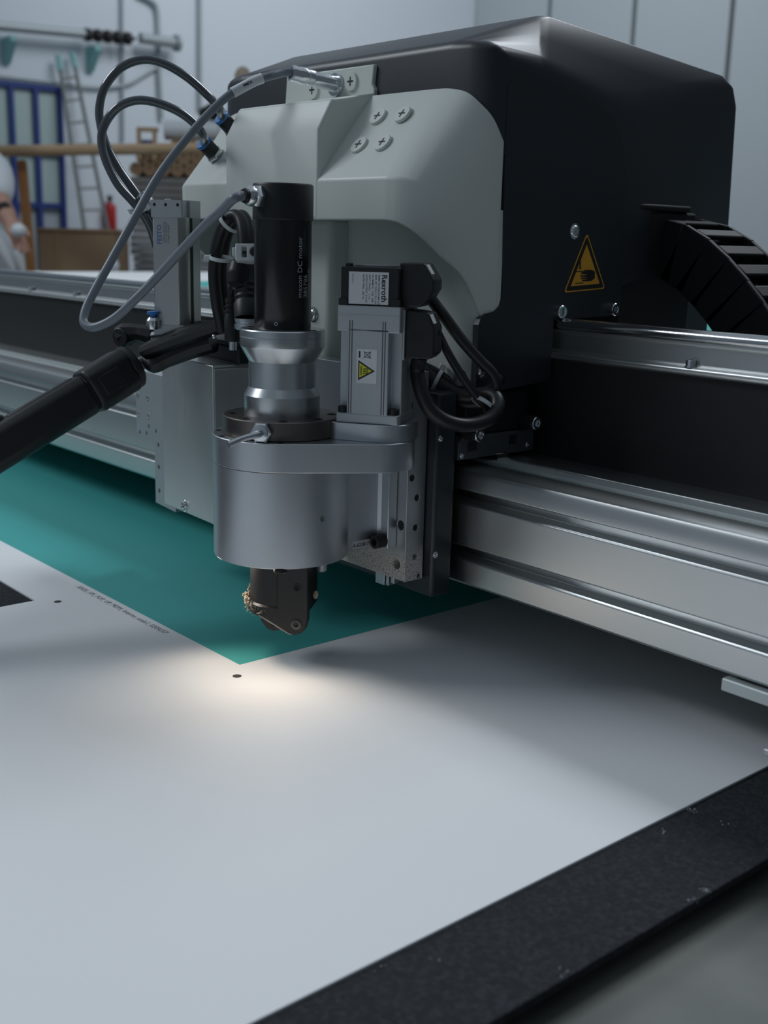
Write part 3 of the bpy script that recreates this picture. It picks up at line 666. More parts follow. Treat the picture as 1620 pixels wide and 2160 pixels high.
# round plug connector on the connector panel
cb0 = at_y(709, 179, 101); ct = at_y(613, 154, 69); cax = (ct-cb0).normalized(); L = (ct-cb0).length
obj('socket_flange', B().lathe([(7.9, -1), (7.9, 1.2), (7.3, 1.8), (5.8, 1.8)], cb0, (0, -1, 0), 32), chrome, hc)
cn = obj('plug_connector', B().lathe([(5.1, 0), (5.1, L*0.48), (4.7, L*0.5), (5.4, L*0.52), (5.4, L*0.62), (5.1, L*0.63), (5.1, L*0.68), (5.7, L*0.69), (5.7, L*0.8), (5.2, L*0.84), (5.4, L*0.95), (4.9, L), (3.4, L), (3.2, L-3)], cb0, cax, 32), chrome, hc)

# ================================================================== ENERGY CHAIN
ec = thing('energy_chain', 'black plastic cable chain curving down behind the gantry', 'cable chain', (100, 300, 190))
obj('bracket', B().box(8, 56, 246, 330, 178, 283), blkm, ec, bevel=2)
obj('cover_lip', B().box(20, 58, 246, 320, 283, 287.5), blkm, ec, bevel=1.5)
cpath = spline([(10, 0, 258), (45, 0, 258), (75, 0, 250), (108, 0, 226), (140, 0, 190), (160, 0, 150), (168, 0, 110)], 10)
nl = 13
acc = [0]
for i in range(1, len(cpath)): acc.append(acc[-1]+(cpath[i]-cpath[i-1]).length)
def along(s):
    for i in range(1, len(acc)):
        if acc[i] >= s: t = (s-acc[i-1])/(acc[i]-acc[i-1]); return cpath[i-1].lerp(cpath[i], t), (cpath[i]-cpath[i-1]).normalized()
    return cpath[-1], (cpath[-1]-cpath[-2]).normalized()
for k in range(nl):
    s0 = acc[-1]*(k+0.5)/nl; p, t = along(s0); nrm = V((-t.z, 0, t.x)); hl = acc[-1]/nl*0.62
    O = V((p.x, 0, p.z))
    b = B()
    for ya, yb in ((292, 297), (345, 350)): b.fbox(O, t, V((0, 1, 0)), nrm, (-hl, hl), (ya, yb), (-21, 21))
    b.fbox(O, t, V((0, 1, 0)), nrm, (-hl*0.45, hl*0.45), (297, 345), (17, 21)); b.fbox(O, t, V((0, 1, 0)), nrm, (-hl*0.45, hl*0.45), (297, 345), (-21, -17))
    obj('link', b, blkm, ec, bevel=1.2)
obj('inner_cables', B().tube([V((q.x, 321, q.z)) for q in cpath[::6]], 15, 10, 4), rub, ec)
tray = obj('chain_tray', B().box(120, 1000, 360, 420, 262, 282).box(120, 1000, 360, 364, 250, 286), blkm, ec, bevel=1)

# ================================================================== CUTTING TOOL MODULE
ct_ = thing('creasing_tool', 'silver cylindrical tool module with wheel holder hanging over the sheet', 'tool', (0, 0, 20))
A33 = V((math.cos(R(33)), math.sin(R(33)), 0)); B33 = V((-A33.y, A33.x, 0)); SV = V((42, 39, 0)); Z = V((0, 0, 1))
hs_ = obj('tool_housing', B().lathe([(41.2, 67.8), (41.9, 68.5), (41.9, 125.5)], (0, 0, 0), seg=96), alu, ct_)
def hull2(c0, r0, c1, r1, n=40):
    """outline around two circles"""
    d = (c1-c0); L_ = d.length; ang = math.atan2(d.y, d.x); be = math.acos((r0-r1)/L_); out = []
    for k in range(n+1):
        t = ang+be+(2*math.pi-2*be)*k/n; out.append((c0.x+r0*math.cos(t), c0.y+r0*math.sin(t)))
    for k in range(n+1):
        t = ang-be+2*be*k/n; out.append((c1.x+r1*math.cos(t), c1.y+r1*math.sin(t)))
    return out
hp = hull2(V((0, 0, 0)), 42.1, V((44, 36, 0)), 25)
hp = [(x, min(y, 59.6)) for x, y in hp]
obj('belt_housing', B().prism(hp, (0, 0, 125.7), (1, 0, 0), (0, 1, 0), (0, 0, 17.2)), alu, ct_, bevel=0.5, angle=50, smooth=30)
# upper servo plate: rounded block
def rrect(poly, rads, n=8):
    out = []; m_ = len(poly)
    for i in range(m_):
        p, a, c = V((*poly[i], 0)), V((*poly[i-1], 0)), V((*poly[(i+1) % m_], 0)); e = rads[i]
        pa, pc = p+(a-p).normalized()*e, p+(c-p).normalized()*e
        for k in range(n+1):
            t = k/n; q = pa*(1-t)**2+p*2*t*(1-t)+pc*t*t; out.append((q.x, q.y))
    return out
loc = rrect([(-25, -21), (25, -21), (25, 20), (-25, 20)], [9, 20, 18, 9])
obj('servo_plate', B().prism(loc, SV+V((0, 0, 142.9)), A33, B33, (0, 0, 10.3)), alu, ct_, bevel=0.45, angle=50, smooth=30)
for sx, sy in ((-20, -14), (-20, 12)):
    obj('plate_screw', B().lathe([(3.2, 0), (3.2, 0.5), (1.7, 0.5), (1.7, -1.5), (0, -1.5)], SV+A33*sx+B33*sy+V((0, 0, 152.9)), Z, 20, cap1=False), blkst, ct_)
obj('clamp_ring', B().lathe([(35.2, 143), (35.8, 143.5), (35.8, 153.8), (35.2, 154.3), (24, 154.3)], (0, 0, 0), seg=96), darkst, ct_)
for k in range(8):
    t = R(-170+k*45); 
    place('ring_screw', 'ringscrew', lambda b: b.lathe([(2.6, -0.2), (2.6, 0.25), (1.4, 0.25), (1.4, -0.6), (0, -0.6)], (0, 0, 0), seg=16, cap1=False), blkst, ct_, (30*math.cos(t), 30*math.sin(t), 154.4), (0, 0, 1))
for k in range(5):
    t = R(-165+k*32); 
    place('housing_screw', 'housescrew', lambda b: b.lathe([(1.9, -0.2), (1.9, 0.15), (1.1, 0.15), (1.1, -0.5), (0, -0.5)], (0, 0, 0), seg=16, cap1=False), blkst, ct_, (39*math.cos(t), 39*math.sin(t), 143), (0, 0, 1))
obj('motor_coupling', B().lathe([(22.5, 152), (22.9, 154.3), (22.9, 166.3), (20.3, 171.2), (20.2, 172), (20.2, 186.6), (25.2, 195.3), (25.4, 196), (25.4, 200.9), (25.2, 201.1), (25.5, 201.4), (25.5, 205), (25, 205.6), (12, 205.6)], (0, 0, 0), seg=96), turned, ct_, smooth=20)
for t in (R(-100), R(20), R(-150)):
    place('coupling_screw', 'coupscrew', lambda b: b.lathe([(2.4, -0.1), (2.4, 0.25), (1.3, 0.25), (1.3, -0.4), (0, -0.4)], (0, 0, 0), seg=16, cap1=False), blkst, ct_, (21.3*math.cos(t), 21.3*math.sin(t), 205.6), (0, 0, 1))
# locking lever on the ring
na = R(-35.6-18); nd = V((math.cos(na), math.sin(na), 0))
p0 = nd*35.6+V((0, 0, 148.6))
lv = obj('lever_nut', B().lathe([(6, 0), (6.4, 0.6), (6.4, 4.2), (5.6, 5)], p0, nd, 6), chrome, ct_)
obj('lever', B().tube([p0+nd*4, p0+nd*9+V((0, 0, 0)), p0+nd*15-_R*7-Z*1.5, p0+nd*20-_R*13-Z*4.0], [2.6, 2.2, 1.7, 2.0], 12, 5), chrome, ct_)
obj('lever_washer', B().lathe([(4.6, 5), (4.6, 6), (3, 6.4)], p0, nd, 20), chrome, ct_)
# neck that joins housing to the mounting plate
obj('neck', B().prism([(-28, 20), (31, 20), (31, 49.5), (31.6, 51), (33.6, 52.6), (40.2, 52.6), (40.2, 59.8), (-40, 59.8), (-40, 52.6), (-28, 52.6)], (0, 0, 69.6), (1, 0, 0), (0, 1, 0), (0, 0, 56)), alu, ct_, bevel=0.5, smooth=20, angle=50)
place('neck_bolt', 'neckbolt', socket_screw(4.3, 8), blkst, ct_, (36.2, 52.6, 74.5), (0, -1, 0))
pt = at_pl(685, 1096, V((0, 0, 0))+V((0.93, -0.35, 0))*41.9, V((0.93, -0.35, 0)))
# printed number on the neck
lb = B().add([V((31.1, 31.5, 70.6)), V((31.1, 48.8, 70.6)), V((31.1, 48.8, 75.6)), V((31.1, 31.5, 75.6))], [(0, 1, 2, 3)])
obj('number_label', lb, silvlab, ct_, smooth=0)
text('number_lettering', 'A-623817', 3.3, flat((31.16, 32, 71.7), (0, 1, 0), (0, 0, 1)), ink, ct_, bold=0.015)
# set screw hole on the housing
an = math.atan2(pt.y, pt.x); hd_ = V((math.cos(an), math.sin(an), 0))
obj('set_screw', B().lathe([(2.3, 0.12), (2.25, 0.2), (1.75, 0.2), (1.75, -1.2), (0, -1.2)], hd_*41.95+V((0, 0, pt.z)), hd_, 20, cap1=False), turned, ct_)
obj('set_screw_socket', B().lathe([(1.75, -0.6), (1.75, 0.12)], hd_*41.95+V((0, 0, pt.z)), hd_, 20), blkm, ct_)
# wheel holder
HX = (_R*1.0).copy(); HX.z = 0; HX.normalize()          # across the picture
HX = V((math.cos(R(40)), math.sin(R(40)), 0)); HN = V((HX.y, -HX.x, 0))   # HN points to the viewer side
obj('holder_shank', B().lathe([(18.2, 68), (18.2, 37.5), (19.4, 36.2), (19.4, 31), (17.4, 29)], HX*-1.5, seg=48), blkst, ct_)
fork = [(2, 68), (21.5, 68), (21.5, 30), (20.2, 24.5), (17.2, 21.2), (13.2, 19.8), (9.5, 20.6), (-3, 27.5), (-12, 32), (2, 34)]
obj('fork_cheek', B().prism([(x, z) for x, z in fork], HN*13, HX, Z, HN*6), blkst, ct_, bevel=0.9, seg=3, smooth=40)
obj('fork_back', B().prism([(2, 66), (20, 66), (20, 32), (2, 32)], HN*-15, HX, Z, HN*28), blkst, ct_, bevel=0.9)
wc = HX*-1.0+HN*6+V((0, 0, 29.5))
obj('wheel', B().lathe([(4, 0), (9.4, 0.4), (9.6, 3), (9.4, 5), (4, 5.4)], wc-HN*3, HN, 32), darkst, ct_)
obj('wheel_guard', B().prism([(-10.5, 32), (-10, 25), (-6, 20.2), (-2, 18.8), (6, 21), (4, 24), (-2, 22.5), (-6, 26), (-7, 32)], HN*4, HX, Z, HN*8), blk, ct_, bevel=0.5)
obj('fork_edge', B().prism([(-10, 32.2), (-3, 28.0), (9.3, 20.9), (12.5, 19.9), (9.3, 20.2), (-3, 26.8), (-10, 31)], HN*18.2, HX, Z, HN*0.6), mat('worn_lit_edge', (0.42, 0.38, 0.35), 0.6, 0.4), ct_, smooth=0)  # worn edge, with warm light bounced off the sheet painted into its colour
obj('axle_screw', B().lathe([(3.4, 0), (3.4, 0.5), (3.0, 0.7), (1.6, 0.7), (1.6, -1), (0, -1)], HX*14.3+HN*19+V((0, 0, 27)), HN, 24, cap1=False), mat('grey_screw', (0.09, 0.09, 0.09), 0.4, 0.6), ct_)
obj('cheek_screw', B().lathe([(2.8, 0), (2.8, 0.25), (1.7, 0.25), (1.7, -1), (0, -1)], HX*14.5+HN*19+V((0, 0, 50.5)), HN, 24, cap1=False), blkm, ct_)
fz = thing('tmp2', '', '', (0, 0, 0)); bpy.data.objects.remove(fz, do_unlink=True)
b = B(); lc = -HX*20.5+V((0, 0, 37.5))
for k in range(420):
    t = R(random.gauss(205, 24)); rr = 19.3+abs(random.gauss(0, 1.1)); hz = 36.5+random.gauss(0, 2.6)
    b.sphere(random.uniform(0.35, 0.95), V((rr*math.cos(t), rr*math.sin(t), hz))-HX*1.5, seg=6, rings=4)
for k in range(120):
    t = R(random.uniform(165, 300)); q = V((19.6*math.cos(t), 19.6*math.sin(t), 31.5+random.uniform(-1.5, 4)))-HX*1.5
    b.tube([q, q+V((random.uniform(-2.5, 1.5), random.uniform(-2.5, 1.5), random.uniform(-2.5, 0.6)))], 0.07, 4, 0)
fo = obj('lint', b, fuzz, ct_); fo['label'] = 'beige paper lint around the holder'
obj('lint_tuft', B().sphere(2.6, HX*22+V((0, 0, 41)), (0.7, 0.7, 1.1), 12, 8), fuzz, ct_)
obj('side_pin', B().lathe([(3.4, 0), (3.4, 5), (2.2, 6)], HX*24-HN*8+V((0, 0, 60)), -Z, 16), cast, ct_)

# ================================================================== DC MOTOR
dm = thing('dc_motor', 'black cylindrical motor standing on the silver turned coupling', 'motor', (0, 0, 205.6))
obj('motor_body', B().lathe([(16.4, 205.6), (16.9, 206.4), (16.9, 270)], (0, 0, 0), seg=72), blkan, dm)
obj('motor_cap', B().lathe([(17.2, 268.4), (17.75, 269), (17.75, 287.6), (17.1, 288.7), (16, 288.9)], (0, 0, 0), seg=72), blk, dm)
t = R(-35.6-13); obj('screw', B().lathe([(1.1, 0), (1.1, 0.25), (0.7, 0.25), (0.7, -0.2)], V((16.85*math.cos(t), 16.85*math.sin(t), 209.5)), (math.cos(t), math.sin(t), 0), 16), chrome, dm)
def oncyl(r, th0, z0):
    def f(x, y): th = th0-y/r; return V((r*math.cos(th), r*math.sin(th), z0+x))
    return f
text('motor_lettering', 'maxon DC motor', 4.7, oncyl(16.96, R(5.5), 224.5), motink, dm)
text('motor_lettering', '285786', 4.4, oncyl(16.96, R(20.5), 224.5), greyink if False else motink, dm)
text('motor_lettering', 'swiss made', 3.4, oncyl(16.96, R(31), 226), motink, dm)
# cable gland
gd = (at_d(528, 409, 668)-at_d(566, 414, 672)); gd = V((0.06, -0.998, 0.0)); gd.normalize()
gO = gd*16.6+V((0, 0, 281.0))
obj('gland_nut', B().lathe([(6.2, 0), (6.6, 0.7), (6.6, 5.6), (6.0, 6.4)], gO, gd, 6), chrome, dm)
obj('gland_dome', B().lathe([(5.6, 6), (5.6, 7.6), (5.2, 9.2), (4.4, 10.2), (3.6, 10.4)], gO, gd, 24), chrome, dm)
obj('gland_seal', B().lathe([(4.1, 9.8), (4.2, 11.4), (3.8, 12.2), (2.6, 12.2)], gO, gd, 24), blk, dm)
gEnd = gO+gd*12

# ================================================================== SERVO MOTOR
sv = thing('servo_motor', 'silver square servo motor with black encoder cap and printed label', 'motor', SV+V((0, 0, 153.2)))
def sfr(x, y, z): return SV+A33*x+B33*y+V((0, 0, z))
w = 19
body = [(-w+6.5, -w), (w-6.5, -w), (w-6.5, -w+6.5), (w, -w+6.5), (w, w-6.5), (w-6.5, w-6.5), (w-6.5, w), (-w+6.5, w), (-w+6.5, w-6.5), (-w, w-6.5), (-w, -w+6.5), (-w+6.5, -w+6.5)]
obj('flange', B().fbox(SV, A33, B33, Z, (-w, w), (-w, w), (153.2, 159)), cast, sv, bevel=0.8, seg=3)
obj('body', B().prism(body, SV+V((0, 0, 158.5)), A33, B33, (0, 0, 50)), cast, sv, bevel=0.5)
obj('upper_block', B().fbox(SV, A33, B33, Z, (-w, w), (-w, w), (206.5, 221.5)), cast, sv, bevel=0.7, seg=3)
obj('upper_edge', B().fbox(SV, A33, B33, Z, (-w+0.5, w-1.5), (-w-0.25, -w+1), (215.6, 216.4)), cast, sv)
for sx in (-10.5, 9.5):
    for d in (-0.75, 0.75): obj('slot_shade_strip', B().fbox(SV, A33, B33, Z, (sx+d-0.28, sx+d+0.28), (-w-0.12, -w+0.2), (159, 213)), mat('slot_shadow', (0.12, 0.125, 0.13), 0.6, 0.5), sv, smooth=0)  # raised dark strips, the shade of the slots put into their colour
for sx in (-1, 1):
    for sy in (-1, 1):
        place('mount_screw', 'svscrew', socket_screw(3.0, 3.6), blkst, sv, sfr(sx*(w-3.4), sy*(w-3.4), 159), (0, 0, 1))
obj('encoder_cap', B().fbox(SV, A33, B33, Z, (-17.6, 17.6), (-17.8, 17.6), (221.5, 243.4)), blk, sv, bevel=1.0, seg=3)
for sx in (-1, 1): obj('cap_foot', B().fbox(SV, A33, B33, Z, (sx*15.8-2.8, sx*15.8+2.8), (-18.6, -14), (221.5, 225.5)), blk, sv, bevel=0.5)
obj('cap_disc', B().lathe([(14.5, 243.2), (14.5, 244.3), (13.8, 244.7), (5, 244.7)], SV, seg=48), mat('grey_cap', (0.25, 0.27, 0.28), 0.3), sv)
obj('cap_screw', B().lathe([(2.2, 243), (2.2, 245), (1.6, 245.4)], sfr(-13.5, -14.5, 0), seg=14), blkst, sv)
# rating plate
def sface(x, z, off=0.0): return sfr(x, -w-off, z)
lx0, lx1, lz0, lz1 = -12.6, 11.2, 222.4, 240.6; fy = 17.8
def lab(x, z, o): return SV+A33*x-B33*(fy+o)+V((0, 0, z))
obj('rating_label', B().fbox(SV, A33, B33, Z, (lx0, lx1), (-fy-0.25, -fy), (lz0, lz1)), labelm, sv, smooth=0)
def ltext(s, size, x, ztop, bold=0.0):   # reads downwards
    text('label_lettering', s, size, lambda tx, ty: lab(x+ty, ztop-tx, 0.3), ink, sv, bold=bold)
ltext('Rexroth', 4.6, 7.2, 239.4, 0.025)
for i, s in enumerate(('MSM019B-0300-NN-M0-CH0', 'MNR: R911325131 FD:12W15', 'SN: MSM0191  CH0   A00', 'INPUT 3PHAC    1.1 A', 'RATED OUTPUT  0.1 kW', 'RATED FREQ.  200  Hz')):
    ltext(s, 1.45, 5.0-i*1.85, 239.2, 0.01)
ltext('R911325131', 1.1, -10.6, 239.2)
# hot-surface label
def bod(x, z, o): return SV+A33*x-B33*(w+o)+V((0, 0, z))
obj('hot_label', B().fbox(SV, A33, B33, Z, (-6.6, 5.6), (-w-0.2, -w), (177, 196.8)), labelm, sv, smooth=0)
def bpoly(name, pts, o, mt): obj(name, B().add([bod(x, z, o) for x, z in pts], [tuple(range(len(pts)))]), mt, sv, smooth=0)
bpoly('triangle_border', [(-5.6, 178.6), (4.6, 184.3), (-5.6, 190.4)], 0.25, ink)
bpoly('triangle_field', [(-4.9, 180.1), (2.9, 184.35), (-4.9, 188.9)], 0.3, yel2)
for k in range(3): bpoly('heat_mark', [(-2.6+0, 182.6+k*1.2), (0.6, 182.9+k*1.2), (0.6, 183.4+k*1.2), (-2.6, 183.1+k*1.2)], 0.34, ink)
bpoly('heat_mark', [(-4.0, 181.9), (-3.5, 181.9), (-3.5, 187), (-4.0, 187)], 0.34, ink)
bpoly('bin_bar', [(-5.4, 191.8), (-4.4, 191.8), (-4.4, 195.6), (-5.4, 195.6)], 0.25, ink)
for a_, c_ in (((-2.6, 191.6), (2.2, 195.6)), ((-2.6, 195.6), (2.2, 191.6))):
    d_ = V((c_[0]-a_[0], c_[1]-a_[1], 0)).normalized(); nx = (-d_.y*0.16, d_.x*0.16)
    bpoly('bin_cross', [(a_[0]+nx[0], a_[1]+nx[1]), (c_[0]+nx[0], c_[1]+nx[1]), (c_[0]-nx[0], c_[1]-nx[1]), (a_[0]-nx[0], a_[1]-nx[1])], 0.26, ink)
for q in ([(-1.9, 192.2), (-1.6, 192.2), (-1.6, 195), (-1.9, 195)], [(1.2, 192), (1.6, 191.8), (1.6, 195.4), (1.2, 195.2)], [(-1.9, 192.2), (1.6, 191.8), (1.6, 192.1), (-1.9, 192.5)], [(-1.9, 194.7), (1.6, 195.1), (1.6, 195.4), (-1.9, 195)]): bpoly('bin_outline', q, 0.26, ink)
# connectors on the right side
c1 = [(16, 221.5), (28, 221.5), (33, 226), (36.5, 232), (36.5, 237), (30.5, 246.2), (16, 246.2)]
obj('encoder_connector', B().prism(c1, SV-B33*13, A33, Z, B33*20), blk, sv, bevel=0.9, seg=3)
def facelab(p0, p1, y0, y1):
    a_ = V((p1[0]-p0[0], 0, p1[1]-p0[1])); nn = V((-a_.z, 0, a_.x)).normalized()*-1
    if nn.x < 0: nn = -nn
    f = lambda p, y: SV+A33*(p[0]+nn.x*0.15)+B33*y+V((0, 0, p[1]+nn.z*0.15))
    return f
f = facelab((36.5, 237), (30.5, 246.2), 0, 0)
q0, q1 = (34.4, 240.2), (31.0, 245.5)
obj('white_tag', B().add([f(q0, -11), f(q0, -3.5), f(q1, -3.5), f(q1, -11)], [(0, 1, 2, 3)]), labelm, sv, smooth=0)
obj('power_plate', B().fbox(SV, A33, B33, Z, (w, w+1.2), (-13.5, 10), (191, 220)), cast, sv, bevel=0.3)
c2 = [(w+1.2, 192), (34.5, 192), (37.5, 195), (37.5, 210), (33.5, 218.5), (w+1.2, 220)]
obj('power_connector', B().prism(c2, SV-B33*12, A33, Z, B33*19), blk, sv, bevel=0.9, seg=3)
obj('connector_recess', B().fbox(SV, A33, B33, Z, (23.5, 31), (-12.15, -11), (202, 207.2)), blkm, sv)
f = facelab((37.5, 210), (33.5, 218.5), 0, 0); q0, q1 = (36.4, 212.4), (33.9, 217.6)
obj('white_tag', B().add([f(q0, -10.5), f(q0, -3), f(q1, -3), f(q1, -10.5)], [(0, 1, 2, 3)]), labelm, sv, smooth=0)

# ================================================================== PNEUMATIC CYLINDER
pc0 = at_d(373, 550, 800); PC = V((pc0.x, pc0.y, 0))
pc = thing('pneumatic_cylinder', 'upright silver pneumatic cylinder left of the black motor', 'cylinder', PC+V((0, 0, 197)))
h = 12.2
prf = [(-h, -h+1), (-h+1, -h), (h-5, -h), (h-1.2, -h+3.2), (h, -h+5), (h, -4), (h-3, -4), (h-3, 1), (h, 1), (h, h), (-h, h)]
obj('barrel', B().prism(prf, PC+V((0, 0, 197)), A33, B33, (0, 0, 73)), mat('barrel_aluminium', (0.50, 0.51, 0.50), 0.42, 1.0, rvar=(35, (18, 18, 1), 0.36, 0.5)), pc, bevel=0.3)
obj('barrel_slot', B().fbox(PC, A33, B33, Z, (h-2.9, h-0.6), (-3.9, 0.9), (197, 269.8)), blkm, pc, smooth=0)
ecp = [(-h-0.4, -h-0.3), (h-2.2, -h-0.3), (h-1.4, -h+0.5), (h-1.4, -4), (h+0.4, -4), (h+0.4, h), (-h-0.4, h)]
eo = obj('end_cap', B().prism(ecp, PC+V((0, 0, 269.8)), A33, B33, (0, 0, 11.6)), cast, pc, smooth=0)
drill(eo, [(PC+A33*x-B33*(h+0.3)+V((0, 0, 278.2)), B33, 1.15, 3) for x in (-10, -1.5, 7.5)])
obj('end_screw', B().lathe([(2.2, 281.3), (2.2, 282.3), (0.5, 282.5)], PC-A33*6, seg=16), nylon, pc)
obj('bottom_cap', B().fbox(PC, A33, B33, Z, (-h-0.3, h), (-h, h), (190, 197.2)), cast, pc, bevel=0.4)
text('maker_lettering', 'FESTO', 4.6, lambda x, y: PC-A33*(5.2+y)-B33*(h+0.08)+V((0, 0, 251.8+x)), blueink, pc, bold=0.02)
for i, s in enumerate(('DZF-25-50-A-P-A', 'S/N 161250 R408', 'P MAX 10 BAR')):
    text('rating_lettering', s, 1.9, lambda x, y: PC-A33*(2.6-i*1.75+y)-B33*(h+0.08)+V((0, 0, 253+x)), greyink, pc)
fx = V((PC.x, PC.y, 0))-A33*15
e0 = at_d(322, 442, 798); e1 = at_d(294, 402, 798)
obj('elbow_fitting', B().lathe([(4.6, 0), (4.6, 9), (4.2, 9.5), (4.2, 13), (3.2, 13.2)], e0, (e1-e0), 20), chrome, pc)
obj('bottom_fitting', B().lathe([(4.2, 0), (4.6, 2), (4.6, 6), (3, 8)], at_d(323, 694, 800), Z, 16), chrome, pc)
obj('blue_ring', B().lathe([(2, 8), (2, 10), (4, 10.2), (4, 12), (2.4, 12.3)], at_d(323, 694, 800), Z, 16), blue, pc)

# ================================================================== STEEL COVER BOX AND ADAPTER PLATE
A7 = V((math.cos(R(-7)), math.sin(R(-7)), 0)); B7 = V((-A7.y, A7.x, 0)); EB = V((-106.3, 18, 0))
sb = thing('steel_cover', 'brushed steel box cover hanging left of the round tool housing', 'cover', EB-A7*45+V((0, 0, 58)))
obj('front_sheet', B().prism([(-88.5, 57.5), (-6.5, 60), (-0.3, 60), (-0.3, 172), (-88.5, 172)], EB, A7, Z, B7*1.4), brush, sb, bevel=0.5)
obj('top_sheet', B().prism([(-88.5, 0.2), (-0.5, 0.2), (-3, 22), (-88.5, 19)], EB+V((0, 0, 170.4)), A7, B7, Z*1.6), brush, sb, bevel=1.2, seg=3)
obj('side_sheet', B().fbox(EB, A7, B7, Z, (-1.8, -0.3), (1.2, 46), (60, 169.6)), brush, sb, bevel=0.4)
obj('left_sheet', B().fbox(EB, A7, B7, Z, (-88.5, -87), (1.2, 20), (60, 171)), brush, sb, bevel=0.4)
place('cover_screw', 'sbscrew', lambda b: b.lathe([(4.6, 0), (4.6, 0.5), (3.6, 0.6), (3.3, 1.4), (2.4, 2), (1.5, 2.1), (1.5, 0.8), (0, 0.8)], (0, 0, 0), seg=28, cap1=False), chrome, sb, at_pl(389, 1067, EB, B7), -B7)
ap = thing('adapter_plate', 'silver perforated adapter plate with countersunk screws behind the steel cover', 'plate', EB-A7*140+B7*12+V((0, 0, 49)))
pe = obj('plate', B().fbox(EB, A7, B7, Z, (-167, -95), (10, 14), (98.7, 152.2)), cast, ap, smooth=0)
P10 = EB+B7*10
hl = [(at_pl(px, py, P10, B7), B7, r, 6) for px, py, r in ((306, 789, 1.9), (295, 911, 1.9), (309, 913, 1.9), (314, 899, 1.7), (329, 909, 1.8))]
drill(pe, hl)
obj('plate_top', B().fbox(EB, A7, B7, Z, (-160, -95), (12, 30), (148.5, 152.4)), cast, ap, bevel=0.4)
for px, py in ((291, 835), (312, 840), (292, 873), (313, 878)):
    place('screw', 'apscrew', lambda b: b.lathe([(2.4, 0.05), (2.35, 0.3), (1.2, 0.3), (1.2, -0.6), (0, -0.6)], (0, 0, 0), seg=20, cap1=False), chrome, ap, at_pl(px, py, P10, B7), -B7)
br = obj('bracket_bar', B().fbox(EB, A7, B7, Z, (-129.5, -90), (9.8, 16), (49.2, 98.6)), cast, ap, smooth=0)
P98 = EB+B7*9.8
drill(br, [(at_pl(px, py, P98, B7), B7, 1.9, 4) for px, py in ((334, 938), (335, 985), (336, 1035))])
obj('rear_slide', B().fbox(EB, A7, B7, Z, (-110, 30), (48, 64), (95, 148)), alu, ap, bevel=0.6)

# ================================================================== CAMERA UNIT, CLAMP, MONOPOD
cu_ = V((-150, 44, 172))
un = thing('flat_camera_unit', 'flat black electronic unit resting on the steel cover behind the coupling', 'unit', V((cu_.x, cu_.y, 171)))
UO = V((cu_.x, cu_.y, 0))+B7*2
obj('case', B().fbox(UO, A7, B7, Z, (-22, 46), (-3, 26), (172.2, 184)), blk, un, bevel=1.6, seg=3)
obj('lid', B().fbox(UO, A7, B7, Z, (-22.5, 46.5), (-3.5, 26.5), (184, 187)), blk, un, bevel=1.0, seg=3)
for x, y in ((-16, 0), (-16, 22), (33, 0)): obj('lid_screw', B().lathe([(1.5, 187), (1.5, 187.6), (0.8, 187.6)], UO+A7*x+B7*y, seg=12), chrome, un)
for x in (-6, 6): obj('case_screw', B().lathe([(1.6, 0), (1.6, 0.3), (0.9, 0.3)], UO+A7*x-B7*3+V((0, 0, 177)), -B7, 12), blkst, un)
mp = thing('monopod', 'thick black telescopic monopod reaching in from the left edge', 'monopod', at_d(40, 930, 735))
m0, m1 = at_d(-160, 1040, 735), at_d(292, 764, 815); md_ = (m1-m0).normalized(); Lm = (m1-m0).length
mu = (_U - md_*_U.dot(md_)).normalized(); mw = md_.cross(mu)
def oct_(r, k=0.62): return [(r*k, -r), (r, -r*k), (r, r*k), (r*k, r), (-r*k, r), (-r, r*k), (-r, -r*k), (-r*k, -r)]
sA = Lm*0.735
obj('grip', B().prism(oct_(14.5), m0, mw, mu, md_*sA), blk, mp, bevel=3.0, seg=4, smooth=50)
obj('lower_tube', B().lathe([(12.2, 0), (12.2, 80), (10, 83)], m0+md_*2, -md_, 28), blk, mp)
obj('head_sleeve', B().prism(oct_(15.8), m0+md_*(sA+1.2), mw, mu, md_*(Lm*0.20)), blk, mp, bevel=3.0, seg=4, smooth=50)
obj('collar', B().lathe([(14.8, 0), (16, 1), (16, 5), (14.6, 6.5), (9, 7)], m0+md_*(sA+Lm*0.20), md_, 32), blk, mp)
obj('seam_ring', B().prism(oct_(12.9), m0+md_*(sA-0.5), mw, mu, md_*3), blkm, mp)
obj('silver_ring', B().lathe([(9.5, 0), (9.5, 1.2), (6, 1.4)], m0+md_*(sA+Lm*0.20+6.8), md_, 24), chrome, mp)
q = at_pl(215, 835, m0-_f*14, _f); 
obj('side_pad', B().fbox(m0+md_*(sA+Lm*0.045), md_, mu, mw, (0, 17), (-7, 7), (15.2, 16.5)), blk, mp, bevel=0.6).parent
obj('side_pad', B().fbox(m0+md_*(sA+Lm*0.045), md_, mu, mw, (0, 17), (-7, 7), (-16.5, -15.2)), blk, mp, bevel=0.6)
obj('top_rib', B().fbox(m0+md_*(sA-56), md_, mw, mu, (0, 52), (-7, 7), (12.5, 15)), blk, mp, bevel=0.8)
obj('top_rib', B().fbox(m0+md_*(sA-122), md_, mw, mu, (0, 22), (-8, 8), (12.5, 18)), blk, mp, bevel=1)
obj('button', B().lathe([(5.2, 0), (5.2, 4), (4.2, 5), (3.4, 4.4), (0, 4.4)], m0+md_*(sA-62)+mu*13, mu, 20, cap1=False), mat('grey_rubber', (0.03, 0.032, 0.034), 0.35), mp)
obj('grip_line', B().fbox(m0+md_*(sA-46), md_, mu, mw, (0, 16), (2.0, 2.7), (13.5, 14.0)), mat('grey_rubber', (0.03, 0.032, 0.034), 0.35), mp)
